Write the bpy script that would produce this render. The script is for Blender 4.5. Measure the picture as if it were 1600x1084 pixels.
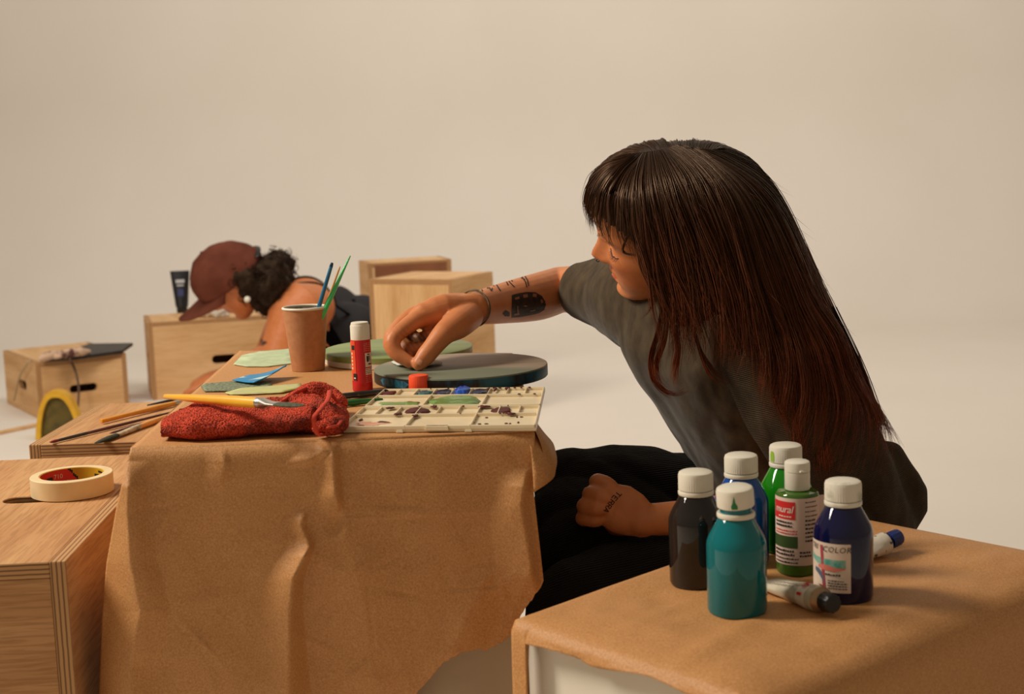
import bpy, bmesh, math, random
import numpy as np
from mathutils import Vector, Matrix, noise
from mathutils.bvhtree import BVHTree

random.seed(7)
RNG = np.random.default_rng(7)
SC = bpy.context.scene
for _o in list(bpy.data.objects):
    bpy.data.objects.remove(_o, do_unlink=True)
COL = SC.collection
PI = math.pi

# ------------------------------------------------------------------ camera
FPX, PITCH, ROLL, CAMH = 2222.0, math.radians(7.7), math.radians(2.05), 0.92
_cp, _sp, _cr, _sr = math.cos(PITCH), math.sin(PITCH), math.cos(ROLL), math.sin(ROLL)
cam = bpy.data.cameras.new('camera')
cam.sensor_width = 36.0
cam.lens = 36.0 * FPX / 1600.0
cam.clip_start = 0.05
cam.dof.use_dof = True
cam.dof.focus_distance = 1.86
cam.dof.aperture_fstop = 8.0
cam_ob = bpy.data.objects.new('camera', cam)
COL.objects.link(cam_ob)
_R, _U, _F = Vector((1, 0, 0)), Vector((0, _sp, _cp)), Vector((0, _cp, -_sp))
_cx, _cy = _R * _cr - _U * _sr, _R * _sr + _U * _cr
cam_ob.matrix_world = Matrix(((_cx.x, _cy.x, -_F.x, 0), (_cx.y, _cy.y, -_F.y, 0), (_cx.z, _cy.z, -_F.z, CAMH), (0, 0, 0, 1)))
SC.camera = cam_ob

# ------------------------------------------------------------------ world, lamps, exposure
SC.view_settings.view_transform = 'Standard'
SC.view_settings.look = 'None'
SC.view_settings.gamma = 1.0
SC.view_settings.use_curve_mapping = False
SC.view_settings.exposure = 0.0
world = bpy.data.worlds.new('studio_world')
SC.world = world
world.use_nodes = True
_bg = world.node_tree.nodes['Background']
_bg.inputs[0].default_value = (1.0, 0.80, 0.58, 1)
_bg.inputs[1].default_value = 0.25


def area(name, loc, target, sx, sy, power, col, spread=PI):
    l = bpy.data.lights.new(name, 'AREA')
    l.shape = 'RECTANGLE'
    l.size, l.size_y, l.energy, l.color = sx, sy, power, col
    l.spread = spread
    o = bpy.data.objects.new(name, l)
    COL.objects.link(o)
    o.location = loc
    o.rotation_euler = (Vector(target) - Vector(loc)).to_track_quat('-Z', 'Y').to_euler()
    return o


area('softbox_key', (-2.5, 1.75, 2.85), (0.2, 1.75, 0.5), 0.7, 1.15, 122, (1.0, 0.91, 0.77))
area('wall_fill', (0.2, 3.8, 4.6), (-0.1, 8.3, 2.6), 5.0, 1.4, 179, (1.0, 0.98, 0.96))  # fill lamp added to brighten the back wall and floor

# ------------------------------------------------------------------ survey helpers: photo pixel -> point in the place


def ray(px, py):
    u, v = (px - 800) / FPX, (542 - py) / FPX
    a, b = u * _cr + v * _sr, -u * _sr + v * _cr
    return np.array((a, _cp + b * _sp, -_sp + b * _cp))


def P(px, py, z):
    d = ray(px, py)
    return d * ((z - CAMH) / d[2]) + np.array((0, 0, CAMH))


def D(px, py, Y):
    d = ray(px, py)
    return d * (Y / d[1]) + np.array((0, 0, CAMH))


# ------------------------------------------------------------------ mesh helpers
BASE = {}


class MB:
    def __init__(s):
        s.v, s.f, s.m, s.n = [], [], [], 0

    def add(s, V, F, mi=0):
        V = np.asarray(V, float).reshape(-1, 3)
        s.v.append(V)
        k = s.n
        s.f += [tuple(int(i) + k for i in f) for f in F]
        s.m += [mi] * len(F)
        s.n += len(V)
        return s

    def box(s, lo, hi, mi=0, M=None):
        x0, y0, z0 = lo
        x1, y1, z1 = hi
        V = np.array([(x0, y0, z0), (x1, y0, z0), (x1, y1, z0), (x0, y1, z0), (x0, y0, z1), (x1, y0, z1), (x1, y1, z1), (x0, y1, z1)])
        if M is not None:
            V = xf(M, V)
        return s.add(V, [(3, 2, 1, 0), (4, 5, 6, 7), (0, 1, 5, 4), (1, 2, 6, 5), (2, 3, 7, 6), (3, 0, 4, 7)], mi)

    def lathe(s, prof, n=48, M=None, mi=0, caps=True):
        rings = []
        V = []
        a = np.arange(n) * 2 * PI / n
        for r, z in prof:
            V.append(np.stack([r * np.cos(a), r * np.sin(a), np.full(n, z)], 1))
        V = np.concatenate(V)
        F = []
        for i in range(len(prof) - 1):
            for j in range(n):
                F.append((i * n + j, i * n + (j + 1) % n, (i + 1) * n + (j + 1) % n, (i + 1) * n + j))
        if caps:
            F.append(tuple(range(n - 1, -1, -1)))
            k = (len(prof) - 1) * n
            F.append(tuple(range(k, k + n)))
        if M is not None:
            V = xf(M, V)
        return s.add(V, F, mi)

    def V(s):
        return np.concatenate(s.v) if s.v else np.zeros((0, 3))


def xf(M, V):
    A = np.array(M)
    V = np.asarray(V, float).reshape(-1, 3)
    return V @ A[:3, :3].T + A[:3, 3]


def TR(loc, rz=0, rx=0, ry=0):
    return Matrix.Translation(Vector(loc)) @ Matrix.Rotation(rz, 4, 'Z') @ Matrix.Rotation(ry, 4, 'Y') @ Matrix.Rotation(rx, 4, 'X')


def axis_frame(p0, p1, up=(0, 0, 1)):
    """local +Z runs from p0 to p1; local X is as near to 'up' as it can be"""
    z = Vector(p1) - Vector(p0)
    L = z.length
    z.normalize()
    x = Vector(up) - z * Vector(up).dot(z)
    x.normalize()
    y = z.cross(x)
    return Matrix(((x.x, y.x, z.x, p0[0]), (x.y, y.y, z.y, p0[1]), (x.z, y.z, z.z, p0[2]), (0, 0, 0, 1))), L


def obj(name, mb, mats, parent=None, smooth=35, bevel=0, solid=0, subsurf=0, weld=0):
    """links ONE mesh object; vertices are given in world space, the parent's base is subtracted"""
    me = bpy.data.meshes.new(name)
    V = mb.V()
    if parent is not None:
        base = BASE[parent.name]
    else:
        base = np.array((V[:, 0].mean(), V[:, 1].mean(), V[:, 2].min()))
    me.from_pydata((V - base).tolist(), [], mb.f)
    if not isinstance(mats, (list, tuple)):
        mats = [mats]
    for m in mats:
        me.materials.append(m)
    if len(mats) > 1:
        me.polygons.foreach_set('material_index', mb.m)
    me.update()
    if weld:
        bm = bmesh.new()
        bm.from_mesh(me)
        bmesh.ops.remove_doubles(bm, verts=bm.verts[:], dist=weld)
        bmesh.ops.recalc_face_normals(bm, faces=bm.faces[:])
        bm.to_mesh(me)
        bm.free()
    if smooth:
        me.polygons.foreach_set('use_smooth', [True] * len(me.polygons))
        if smooth < 180:
            me.set_sharp_from_angle(angle=math.radians(smooth))
    o = bpy.data.objects.new(name, me)
    COL.objects.link(o)
    BASE[o.name] = base
    if parent is not None:
        o.parent = parent
    else:
        o.location = base
    if solid:
        md = o.modifiers.new('thickness', 'SOLIDIFY')
        md.thickness = solid
        md.offset = -1
    if bevel:
        md = o.modifiers.new('bevel', 'BEVEL')
        md.width = bevel
        md.segments = 2
        md.limit_method = 'ANGLE'
        md.angle_limit = math.radians(40)
    if subsurf:
        md = o.modifiers.new('subdivision', 'SUBSURF')
        md.levels = md.render_levels = subsurf
    return o


def tag(o, label, cat, group=None):
    o['label'] = label
    o['category'] = cat
    if group:
        o['group'] = group
    return o


def thing(name, label, cat, loc, group=None):
    o = bpy.data.objects.new(name, None)
    o.empty_display_size = 0.05
    COL.objects.link(o)
    o.location = [float(c) for c in loc]
    BASE[o.name] = np.array(loc, float)
    return tag(o, label, cat, group)


def catmull(pts, n):
    """smooth curve through rows of pts (any width), resampled to n rows"""
    p = np.asarray(pts, float)
    k = len(p)
    if k == 2:
        t = np.linspace(0, 1, n)[:, None]
        return p[0] * (1 - t) + p[1] * t
    d = np.r_[0, np.cumsum(np.maximum(1e-6, np.linalg.norm(np.diff(p[:, :3], axis=0), axis=1)))]
    d /= d[-1]
    m = np.zeros_like(p)
    for i in range(k):
        a, b = max(0, i - 1), min(k - 1, i + 1)
        m[i] = (p[b] - p[a]) / (d[b] - d[a])
    t = np.linspace(0, 1, n)
    i = np.clip(np.searchsorted(d, t, 'right') - 1, 0, k - 2)
    h = (d[i + 1] - d[i])[:, None]
    s = ((t - d[i])[:, None]) / h
    h00, h10, h01, h11 = 2 * s**3 - 3 * s**2 + 1, s**3 - 2 * s**2 + s, -2 * s**3 + 3 * s**2, s**3 - s**2
    return h00 * p[i] + h10 * h * m[i] + h01 * p[i + 1] + h11 * h * m[i + 1]


def tube(mb, pts, rad, n=12, res=None, mi=0, flat=1.0, up=(0, 0, 1), round_ends=True, smooth_path=True):
    """closed tapering tube along pts with a radius per point (flat squeezes it along 'up')"""
    pts = np.asarray(pts, float)
    rad = np.broadcast_to(np.asarray(rad, float), (len(pts),))
    q = np.c_[pts, rad]
    L = np.linalg.norm(np.diff(pts, axis=0), axis=1).sum()
    if smooth_path:
        q = catmull(q, res or max(4, int(L / max(0.003, rad.mean() * 0.45))))
    c, r = q[:, :3], np.maximum(q[:, 3], 1e-5)
    T = np.gradient(c, axis=0)
    T /= np.linalg.norm(T, axis=1)[:, None] + 1e-12
    if round_ends:
        a = np.linspace(PI / 2, 0, 6)[:-1]
        c0 = c[0] - T[0] * (r[0] * np.sin(a))[:, None]
        r0 = np.maximum(r[0] * np.cos(a), 1e-5)
        c1 = c[-1] + T[-1] * (r[-1] * np.sin(a))[::-1][:, None]
        r1 = np.maximum((r[-1] * np.cos(a))[::-1], 1e-5)
        T = np.r_[np.repeat(T[:1], 5, 0), T, np.repeat(T[-1:], 5, 0)]
        c, r = np.r_[c0, c, c1], np.r_[r0, r, r1]
    u = np.array(up, float)
    if abs(T[0] @ u) > 0.95:
        u = np.array((1.0, 0, 0))
    X = []
    for t in T:
        u = u - t * (u @ t)
        u /= np.linalg.norm(u) + 1e-12
        X.append(u)
    X = np.array(X)
    Yv = np.cross(T, X)
    a = np.arange(n) * 2 * PI / n
    V = c[:, None] + r[:, None, None] * (flat * np.cos(a)[None, :, None] * X[:, None] + np.sin(a)[None, :, None] * Yv[:, None])
    k = len(c)
    F = [(i * n + j, i * n + (j + 1) % n, (i + 1) * n + (j + 1) % n, (i + 1) * n + j) for i in range(k - 1) for j in range(n)]
    F.append(tuple(range(n - 1, -1, -1)))
    F.append(tuple(range((k - 1) * n, k * n)))
    return mb.add(V.reshape(-1, 3), F, mi)


def loft(mb, secs, n=40, res=30, mi=0, power=2.0):
    """closed body through elliptical sections: (centre, half axis a, half axis b)"""
    q = np.array([np.r_[np.array(c, float), np.array(a, float), np.array(b, float)] for c, a, b in secs])
    q = catmull(q, res)
    th = np.arange(n) * 2 * PI / n
    ca, sa = np.cos(th), np.sin(th)
    ca = np.sign(ca) * np.abs(ca)**(2 / power)
    sa = np.sign(sa) * np.abs(sa)**(2 / power)
    V = q[:, None, :3] + ca[None, :, None] * q[:, None, 3:6] + sa[None, :, None] * q[:, None, 6:9]
    F = [(i * n + j, i * n + (j + 1) % n, (i + 1) * n + (j + 1) % n, (i + 1) * n + j) for i in range(res - 1) for j in range(n)]
    F.append(tuple(range(n - 1, -1, -1)))
    F.append(tuple(range((res - 1) * n, res * n)))
    return mb.add(V.reshape(-1, 3), F, mi)


def gridmesh(mb, Pts, mi=0, flip=False):
    """Pts: array (nu, nv, 3)"""
    nu, nv = Pts.shape[:2]
    F = []
    for i in range(nu - 1):
        for j in range(nv - 1):
            q = (i * nv + j, (i + 1) * nv + j, (i + 1) * nv + j + 1, i * nv + j + 1)
            F.append(q[::-1] if flip else q)
    return mb.add(Pts.reshape(-1, 3), F, mi)


def fuse(mb, voxel, smooth_iter=2, factor=0.5):
    """one continuous skin over everything in mb; returns verts, faces"""
    me = bpy.data.meshes.new('fuse_tmp')
    me.from_pydata(mb.V().tolist(), [], mb.f)
    o = bpy.data.objects.new('fuse_tmp', me)
    COL.objects.link(o)
    r = o.modifiers.new('r', 'REMESH')
    r.mode = 'VOXEL'
    r.voxel_size = voxel
    if smooth_iter:
        s = o.modifiers.new('s', 'SMOOTH')
        s.factor = factor
        s.iterations = smooth_iter
    dg = bpy.context.evaluated_depsgraph_get()
    dg.update()
    m2 = bpy.data.meshes.new_from_object(o.evaluated_get(dg))
    V = np.empty(len(m2.vertices) * 3)
    m2.vertices.foreach_get('co', V)
    V = V.reshape(-1, 3)
    F = [tuple(p.vertices) for p in m2.polygons]
    bpy.data.objects.remove(o, do_unlink=True)
    bpy.data.meshes.remove(me)
    bpy.data.meshes.remove(m2)
    return V, F


def vnormals(V, F):
    F = np.array([f[:3] for f in F])
    n = np.cross(V[F[:, 1]] - V[F[:, 0]], V[F[:, 2]] - V[F[:, 0]])
    N = np.zeros_like(V)
    for k in range(3):
        np.add.at(N, F[:, k], n)
    return N / (np.linalg.norm(N, axis=1)[:, None] + 1e-12)


def nz(V, scale, seed=0.0, octv=1):
    """perlin noise at rows of V"""
    out = np.zeros(len(V))
    for o in range(octv):
        s = scale * 2**o
        out += np.array([noise.noise(Vector((p[0] * s + seed, p[1] * s - seed, p[2] * s + 2 * seed))) for p in V]) / 2**o
    return out


def text_mesh(s, size, align='LEFT', shear=0.0, space=1.0):
    cu = bpy.data.curves.new('txt', 'FONT')
    cu.body = s
    cu.size = size
    cu.align_x = align
    cu.shear = shear
    cu.space_character = space
    cu.resolution_u = 2
    o = bpy.data.objects.new('txt', cu)
    COL.objects.link(o)
    dg = bpy.context.evaluated_depsgraph_get()
    dg.update()
    me = bpy.data.meshes.new_from_object(o.evaluated_get(dg))
    bm = bmesh.new()
    bm.from_mesh(me)
    bmesh.ops.triangulate(bm, faces=bm.faces[:])
    for _ in range(2):
        long = [e for e in bm.edges if e.calc_length() > size * 0.22]
        if long:
            bmesh.ops.subdivide_edges(bm, edges=long, cuts=1)
            bmesh.ops.triangulate(bm, faces=bm.faces[:])
    V = np.array([v.co[:] for v in bm.verts])
    F = [tuple(v.index for v in f.verts) for f in bm.faces]
    bm.free()
    bpy.data.objects.remove(o, do_unlink=True)
    bpy.data.curves.remove(cu)
    bpy.data.meshes.remove(me)
    return V, F


# ------------------------------------------------------------------ materials
def lin(c):
    c = np.array(c, float) / 255.0
    l = np.where(c <= 0.04045, c / 12.92, ((c + 0.055) / 1.055)**2.4)
    return (float(l[0]), float(l[1]), float(l[2]), 1.0)


def material(name, col, rough=0.5, col2=None, vscale=20, stretch=(1, 1, 1), ramp=(0.35, 0.65), detail=4, bump=0.0, bscale=150, bstretch=None, metal=0, coat=0, sss=0, spec=0.5, attr=None, sheen=0, tintspec=None):
    m = bpy.data.materials.new(name)
    m.use_nodes = True
    nt = m.node_tree
    b = nt.nodes['Principled BSDF']
    b.inputs['Roughness'].default_value = rough
    b.inputs['Metallic'].default_value = metal
    b.inputs['Specular IOR Level'].default_value = spec
    b.inputs['Coat Weight'].default_value = coat
    b.inputs['Coat Roughness'].default_value = 0.025
    if tintspec:
        b.inputs['Specular Tint'].default_value = tintspec + (1,)
    if sheen:
        b.inputs['Sheen Weight'].default_value = sheen
    if sss:
        b.inputs['Subsurface Weight'].default_value = sss
        b.inputs['Subsurface Radius'].default_value = (0.010, 0.004, 0.002)
        b.inputs['Subsurface Scale'].default_value = 0.6
    b.inputs['Base Color'].default_value = lin(col)
    tc = nt.nodes.new('ShaderNodeTexCoord')

    def nodes_noise(scale, st, det):
        mp = nt.nodes.new('ShaderNodeMapping')
        mp.inputs['Scale'].default_value = st
        nt.links.new(tc.outputs['Object'], mp.inputs['Vector'])
        nn = nt.nodes.new('ShaderNodeTexNoise')
        nn.inputs['Scale'].default_value = scale
        nn.inputs['Detail'].default_value = det
        nt.links.new(mp.outputs[0], nn.inputs['Vector'])
        return nn
    out = None
    if col2 is not None:
        nn = nodes_noise(vscale, stretch, detail)
        rp = nt.nodes.new('ShaderNodeValToRGB')
        rp.color_ramp.elements[0].position, rp.color_ramp.elements[1].position = ramp
        rp.color_ramp.elements[0].color, rp.color_ramp.elements[1].color = lin(col), lin(col2)
        nt.links.new(nn.outputs['Fac'], rp.inputs['Fac'])
        out = rp.outputs['Color']
    if attr:
        at = nt.nodes.new('ShaderNodeAttribute')
        at.attribute_name = attr
        if out is None:
            out = at.outputs['Color']
        else:
            mx = nt.nodes.new('ShaderNodeMix')
            mx.data_type = 'RGBA'
            mx.blend_type = 'MULTIPLY'
            mx.inputs['Factor'].default_value = 1
            nt.links.new(out, mx.inputs['A'])
            nt.links.new(at.outputs['Color'], mx.inputs['B'])
            out = mx.outputs['Result']
    if out is not None:
        nt.links.new(out, b.inputs['Base Color'])
    if bump:
        n2 = nodes_noise(bscale, bstretch or (1, 1, 1), 3)
        bp = nt.nodes.new('ShaderNodeBump')
        bp.inputs['Strength'].default_value = bump
        bp.inputs['Distance'].default_value = 0.002
        nt.links.new(n2.outputs['Fac'], bp.inputs['Height'])
        nt.links.new(bp.outputs[0], b.inputs['Normal'])
    return m


def ply_edge(name, axis, c1=(190, 144, 94), c2=(112, 74, 44), period=0.0052):
    m = bpy.data.materials.new(name)
    m.use_nodes = True
    nt = m.node_tree
    b = nt.nodes['Principled BSDF']
    b.inputs['Roughness'].default_value = 0.75
    tc = nt.nodes.new('ShaderNodeTexCoord')
    sx = nt.nodes.new('ShaderNodeSeparateXYZ')
    nt.links.new(tc.outputs['Object'], sx.inputs[0])
    nn = nt.nodes.new('ShaderNodeTexNoise')
    nn.inputs['Scale'].default_value = 60
    nt.links.new(tc.outputs['Object'], nn.inputs['Vector'])
    ma = nt.nodes.new('ShaderNodeMath')
    ma.operation = 'MULTIPLY_ADD'
    ma.inputs[1].default_value = 2 * PI / period
    nt.links.new(sx.outputs[axis], ma.inputs[0])
    nt.links.new(nn.outputs['Fac'], ma.inputs[2])
    si = nt.nodes.new('ShaderNodeMath')
    si.operation = 'SINE'
    nt.links.new(ma.outputs[0], si.inputs[0])
    rp = nt.nodes.new('ShaderNodeValToRGB')
    rp.color_ramp.elements[0].position, rp.color_ramp.elements[1].position = 0.0, 1.0
    rp.color_ramp.elements[0].color, rp.color_ramp.elements[1].color = lin(c1), lin(c2)
    nt.links.new(si.outputs[0], rp.inputs['Fac'])
    nt.links.new(rp.outputs['Color'], b.inputs['Base Color'])
    return m


m_wall = material('white_plaster', (224, 214, 200), 0.8, (228, 218, 205), 1.2, bump=0.03, bscale=40, spec=0.15)
m_ply = {}


def plywood(name, st, c1, c2, streak=0.72):
    m = material(name, c1, 0.62, c2, 22, st, (0.3, 0.7), 7, bump=0.12, bscale=90, bstretch=st, spec=0.25)
    nt = m.node_tree
    b = nt.nodes['Principled BSDF']
    tc = nt.nodes.new('ShaderNodeTexCoord')
    mp = nt.nodes.new('ShaderNodeMapping')
    mp.inputs['Scale'].default_value = tuple(0.06 if v < 1 else 1.0 for v in st)
    mp.inputs['Rotation'].default_value = (0.05, 0.04, 0.06)
    nn = nt.nodes.new('ShaderNodeTexNoise')
    nn.inputs['Scale'].default_value = 240
    nn.inputs['Detail'].default_value = 6
    nn.inputs['Distortion'].default_value = 0.8
    nt.links.new(tc.outputs['Object'], mp.inputs[0])
    nt.links.new(mp.outputs[0], nn.inputs['Vector'])
    rp = nt.nodes.new('ShaderNodeValToRGB')
    rp.color_ramp.elements[0].position, rp.color_ramp.elements[1].position = 0.38, 0.56
    rp.color_ramp.elements[0].color, rp.color_ramp.elements[1].color = (streak, streak * 0.94, streak * 0.88, 1), (1, 1, 1, 1)
    nt.links.new(nn.outputs['Fac'], rp.inputs['Fac'])
    mx = nt.nodes.new('ShaderNodeMix')
    mx.data_type = 'RGBA'
    mx.blend_type = 'MULTIPLY'
    mx.inputs['Factor'].default_value = 1
    nt.links.new(b.inputs['Base Color'].links[0].from_socket, mx.inputs['A'])
    nt.links.new(rp.outputs['Color'], mx.inputs['B'])
    nt.links.new(mx.outputs['Result'], b.inputs['Base Color'])
    return m


m_ply_brown = {}
for ax, st in (('x', (0.12, 1, 1)), ('y', (1, 0.12, 1)), ('z', (1, 1, 0.12))):
    m_ply[ax] = plywood('pine_plywood_' + ax, st, (204, 158, 106), (228, 188, 138), 0.90)
    m_ply_brown[ax] = plywood('brown_plywood_' + ax, st, (180, 130, 84), (206, 160, 112), 0.78)
m_edge = [ply_edge('ply_edge_' + c, i) for i, c in enumerate('xyz')]
m_dark = material('dark_hollow', (26, 20, 16), 0.9)
m_kraft = material('kraft_paper', (178, 122, 70), 0.55, (209, 156, 101), 520, detail=7, ramp=(0.30, 0.72), bump=0.22, bscale=650, spec=0.35)
m_white_board = material('white_painted_board', (222, 214, 198), 0.6, (230, 222, 208), 8, bump=0.05, bscale=60)
m_grey_board = material('grey_painted_board', (178, 160, 136), 0.8, (190, 172, 148), 14, detail=6, bump=0.08, bscale=120)

# ------------------------------------------------------------------ setting
def build_setting():
    mb = MB()
    mb.add([(-24, -5.0, 0), (24, -5.0, 0), (24, 7.0, 0), (-24, 7.0, 0)], [(0, 1, 2, 3)])
    o = obj('floor', mb, m_wall, smooth=0)
    o['kind'] = 'structure'
    prof = [(7.0, 0.0)] + [(7.0 + 1.3 * math.sin(a), 1.3 * (1 - math.cos(a))) for a in np.linspace(0, PI / 2, 25)[1:]] + [(8.3, 7.0)]
    G = np.array([[(x, y, z) for (y, z) in prof] for x in np.linspace(-24, 24, 9)])
    mb = MB()
    gridmesh(mb, G, flip=True)
    o = obj('wall_back', mb, m_wall, smooth=180)
    o['kind'] = 'structure'


build_setting()


# ------------------------------------------------------------------ plywood boxes
def slot_panel(mb, w, h, t, slot, M):
    """panel in local XY (centre origin), thickness t towards -Z, with a rounded hand hole slot=(cx,cy,len,height)"""
    bm = bmesh.new()
    outer = [(-w / 2, -h / 2), (w / 2, -h / 2), (w / 2, h / 2), (-w / 2, h / 2)]
    loops = [outer]
    if slot:
        cx, cy, L, hh = slot
        r = hh / 2
        pts = []
        for a in np.linspace(-PI / 2, PI / 2, 11):
            pts.append((cx + L / 2 - r + r * math.cos(a), cy + r * math.sin(a)))
        for a in np.linspace(PI / 2, 3 * PI / 2, 11):
            pts.append((cx - L / 2 + r + r * math.cos(a), cy + r * math.sin(a)))
        loops.append(pts)
    es = []
    for lp in loops:
        vs = [bm.verts.new((x, y, 0)) for x, y in lp]
        es += [bm.edges.new((vs[i], vs[(i + 1) % len(vs)])) for i in range(len(vs))]
    bmesh.ops.triangle_fill(bm, edges=es, use_beauty=True)
    bm.normal_update()
    for f in bm.faces:
        if f.normal.z < 0:
            f.normal_flip()
    ret = bmesh.ops.extrude_face_region(bm, geom=bm.faces[:])
    nv = [g for g in ret['geom'] if isinstance(g, bmesh.types.BMVert)]
    bmesh.ops.translate(bm, verts=nv, vec=(0, 0, -t))
    bmesh.ops.recalc_face_normals(bm, faces=bm.faces[:])
    bm.verts.index_update()
    V = np.array([v.co[:] for v in bm.verts])
    F, mi = [], []
    for f in bm.faces:
        F.append(tuple(v.index for v in f.verts))
        mi.append(0 if abs(f.normal.z) > 0.7 else 1)
    bm.free()
    k = mb.n
    mb.add(xf(M, V), F)
    mb.m[-len(F):] = mi


def plywood_box(label, corner, size, yaw, slots=None, t=0.018, group=None, name='plywood_box', ply=None, grain='x'):
    """corner: the box's front left bottom corner; size (w along local x, d along local y, h); each side a panel of its own"""
    w, d, h = size
    base = TR((corner[0], corner[1], corner[2]), yaw)
    c = xf(base, [(w / 2, d / 2, 0)])[0]
    T = thing(name, label, 'box', (c[0], c[1], corner[2]), group)
    T.rotation_euler = (0, 0, yaw)
    slots = slots or {}
    ply = ply or m_ply
    # local frames, centred on the box base

    def panel(nm, W, Hh, M, mats, key):
        mb = MB()
        slot_panel(mb, W, Hh, t, slots.get(key), M)
        me = bpy.data.meshes.new(nm)
        me.from_pydata(mb.V().tolist(), [], mb.f)
        for m in mats:
            me.materials.append(m)
        me.polygons.foreach_set('material_index', mb.m)
        o = bpy.data.objects.new(nm, me)
        COL.objects.link(o)
        o.parent = T
        BASE[o.name] = np.array((c[0], c[1], corner[2]))
        md = o.modifiers.new('bevel', 'BEVEL')
        md.width = 0.0015
        md.segments = 2
        md.limit_method = 'ANGLE'
        md.angle_limit = math.radians(60)
    R = Matrix.Rotation
    Tm = Matrix.Translation
    g2 = 'x' if grain == 'x' else 'z'
    panel('side_panel', d, h, Tm((-w / 2, 0, h / 2)) @ R(-PI / 2, 4, 'Z') @ R(PI / 2, 4, 'X'), [ply['y'], m_edge[0]], 'left')
    panel('side_panel', d, h, Tm((w / 2, 0, h / 2)) @ R(PI / 2, 4, 'Z') @ R(PI / 2, 4, 'X'), [ply['y'], m_edge[0]], 'right')
    panel('front_panel', w - 2 * t, h - t, Tm((0, -d / 2, (h - t) / 2)) @ R(PI / 2, 4, 'X'), [ply[g2], m_edge[1]], 'front')
    panel('back_panel', w - 2 * t, h - t, Tm((0, d / 2, (h - t) / 2)) @ R(PI, 4, 'Z') @ R(PI / 2, 4, 'X'), [ply[g2], m_edge[1]], 'back')
    panel('top_panel', w - 2 * t, d, Tm((0, 0, h)), [ply['y'], m_edge[2]], 'top')
    return T


TZ = 0.62   # paper covered table top
BZ = 0.508  # tops of the two plywood boxes beside it
RZ = 0.472   # paper covered box at the front right


def boxes():
    plywood_box('plywood box at the lower left corner carrying the roll of masking tape', (-0.745, 1.462, 0), (0.262, 0.56, BZ), math.radians(2.5),
                {'top': (0.025, 0.02, 0.10, 0.035)}, ply=m_ply_brown)
    plywood_box('plywood box with loose paintbrushes scattered on top, behind the masking tape box', (-0.742, 2.132, 0), (0.265, 0.36, BZ), math.radians(-1.0),
                {'top': (-0.02, -0.145, 0.02, 0.012)}, ply=m_ply_brown)
    # far boxes, all on the studio floor
    plywood_box('small plywood box on the floor at far left with a black folder on top', (-1.779, 5.255, 0), (0.345, 0.48, 0.215), math.radians(33),
                {'front': (-0.0, -0.0, 0.105, 0.030), 'left': (0.03, 0.0, 0.11, 0.034)})
    plywood_box('long plywood box on edge behind the tan table, in front of the bending person', (-1.44, 5.60, 0), (0.515, 0.305, 0.312), math.radians(17),
                {'front': (0.035, -0.002, 0.10, 0.034), 'left': (0.0, 0.0, 0.10, 0.03)}, grain='x')
    plywood_box('tall plywood box standing on end, right of the bending person', (-0.487, 4.905, 0), (0.33, 0.30, 0.512), math.radians(-26), grain='z')
    # the open box behind it, its dark inner board seen
    T = plywood_box('open plywood box with brown inner board rising behind the tall plywood box', (-0.550, 5.53, 0), (0.335, 0.20, 0.520), math.radians(16), grain='z')
    mb = MB()
    mb.box((-0.140, -0.1035, 0.30), (0.147, -0.1005, 0.509), M=Matrix.Translation((BASE[T.name])))
    o = obj('inner_board', mb, material('brown_board', (124, 74, 44), 0.7, (138, 84, 50), 14), T, smooth=0)


boxes()


# ------------------------------------------------------------------ the long table: painted boxes under kraft paper
def interp(x, xs, ys):
    return np.interp(x, xs, ys)


def ridge(X, Y, line, wl, wr, h, y0=None, y1=None, soft=20):
    """crest along a polyline given as (x,y) going down; slopes of width wl to the left and wr to the right"""
    ys = [q[1] for q in line]
    xs = [q[0] for q in line]
    cx = np.interp(Y, ys, xs)
    wlv = np.interp(Y, [ys[0], ys[-1]], wl) if isinstance(wl, (tuple, list)) else wl
    wrv = np.interp(Y, [ys[0], ys[-1]], wr) if isinstance(wr, (tuple, list)) else wr
    d = X - cx
    s = np.where(d < 0, np.clip(1 + d / wlv, 0, 1), np.clip(1 - d / wrv, 0, 1))
    s = s * s * (3 - 2 * s) * 0.25 + s * 0.75
    fade = np.clip((Y - ys[0]) / soft + 0.0, 0, 1) * np.clip((ys[-1] - Y) / soft, 0, 1)
    return h * s * fade


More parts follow.
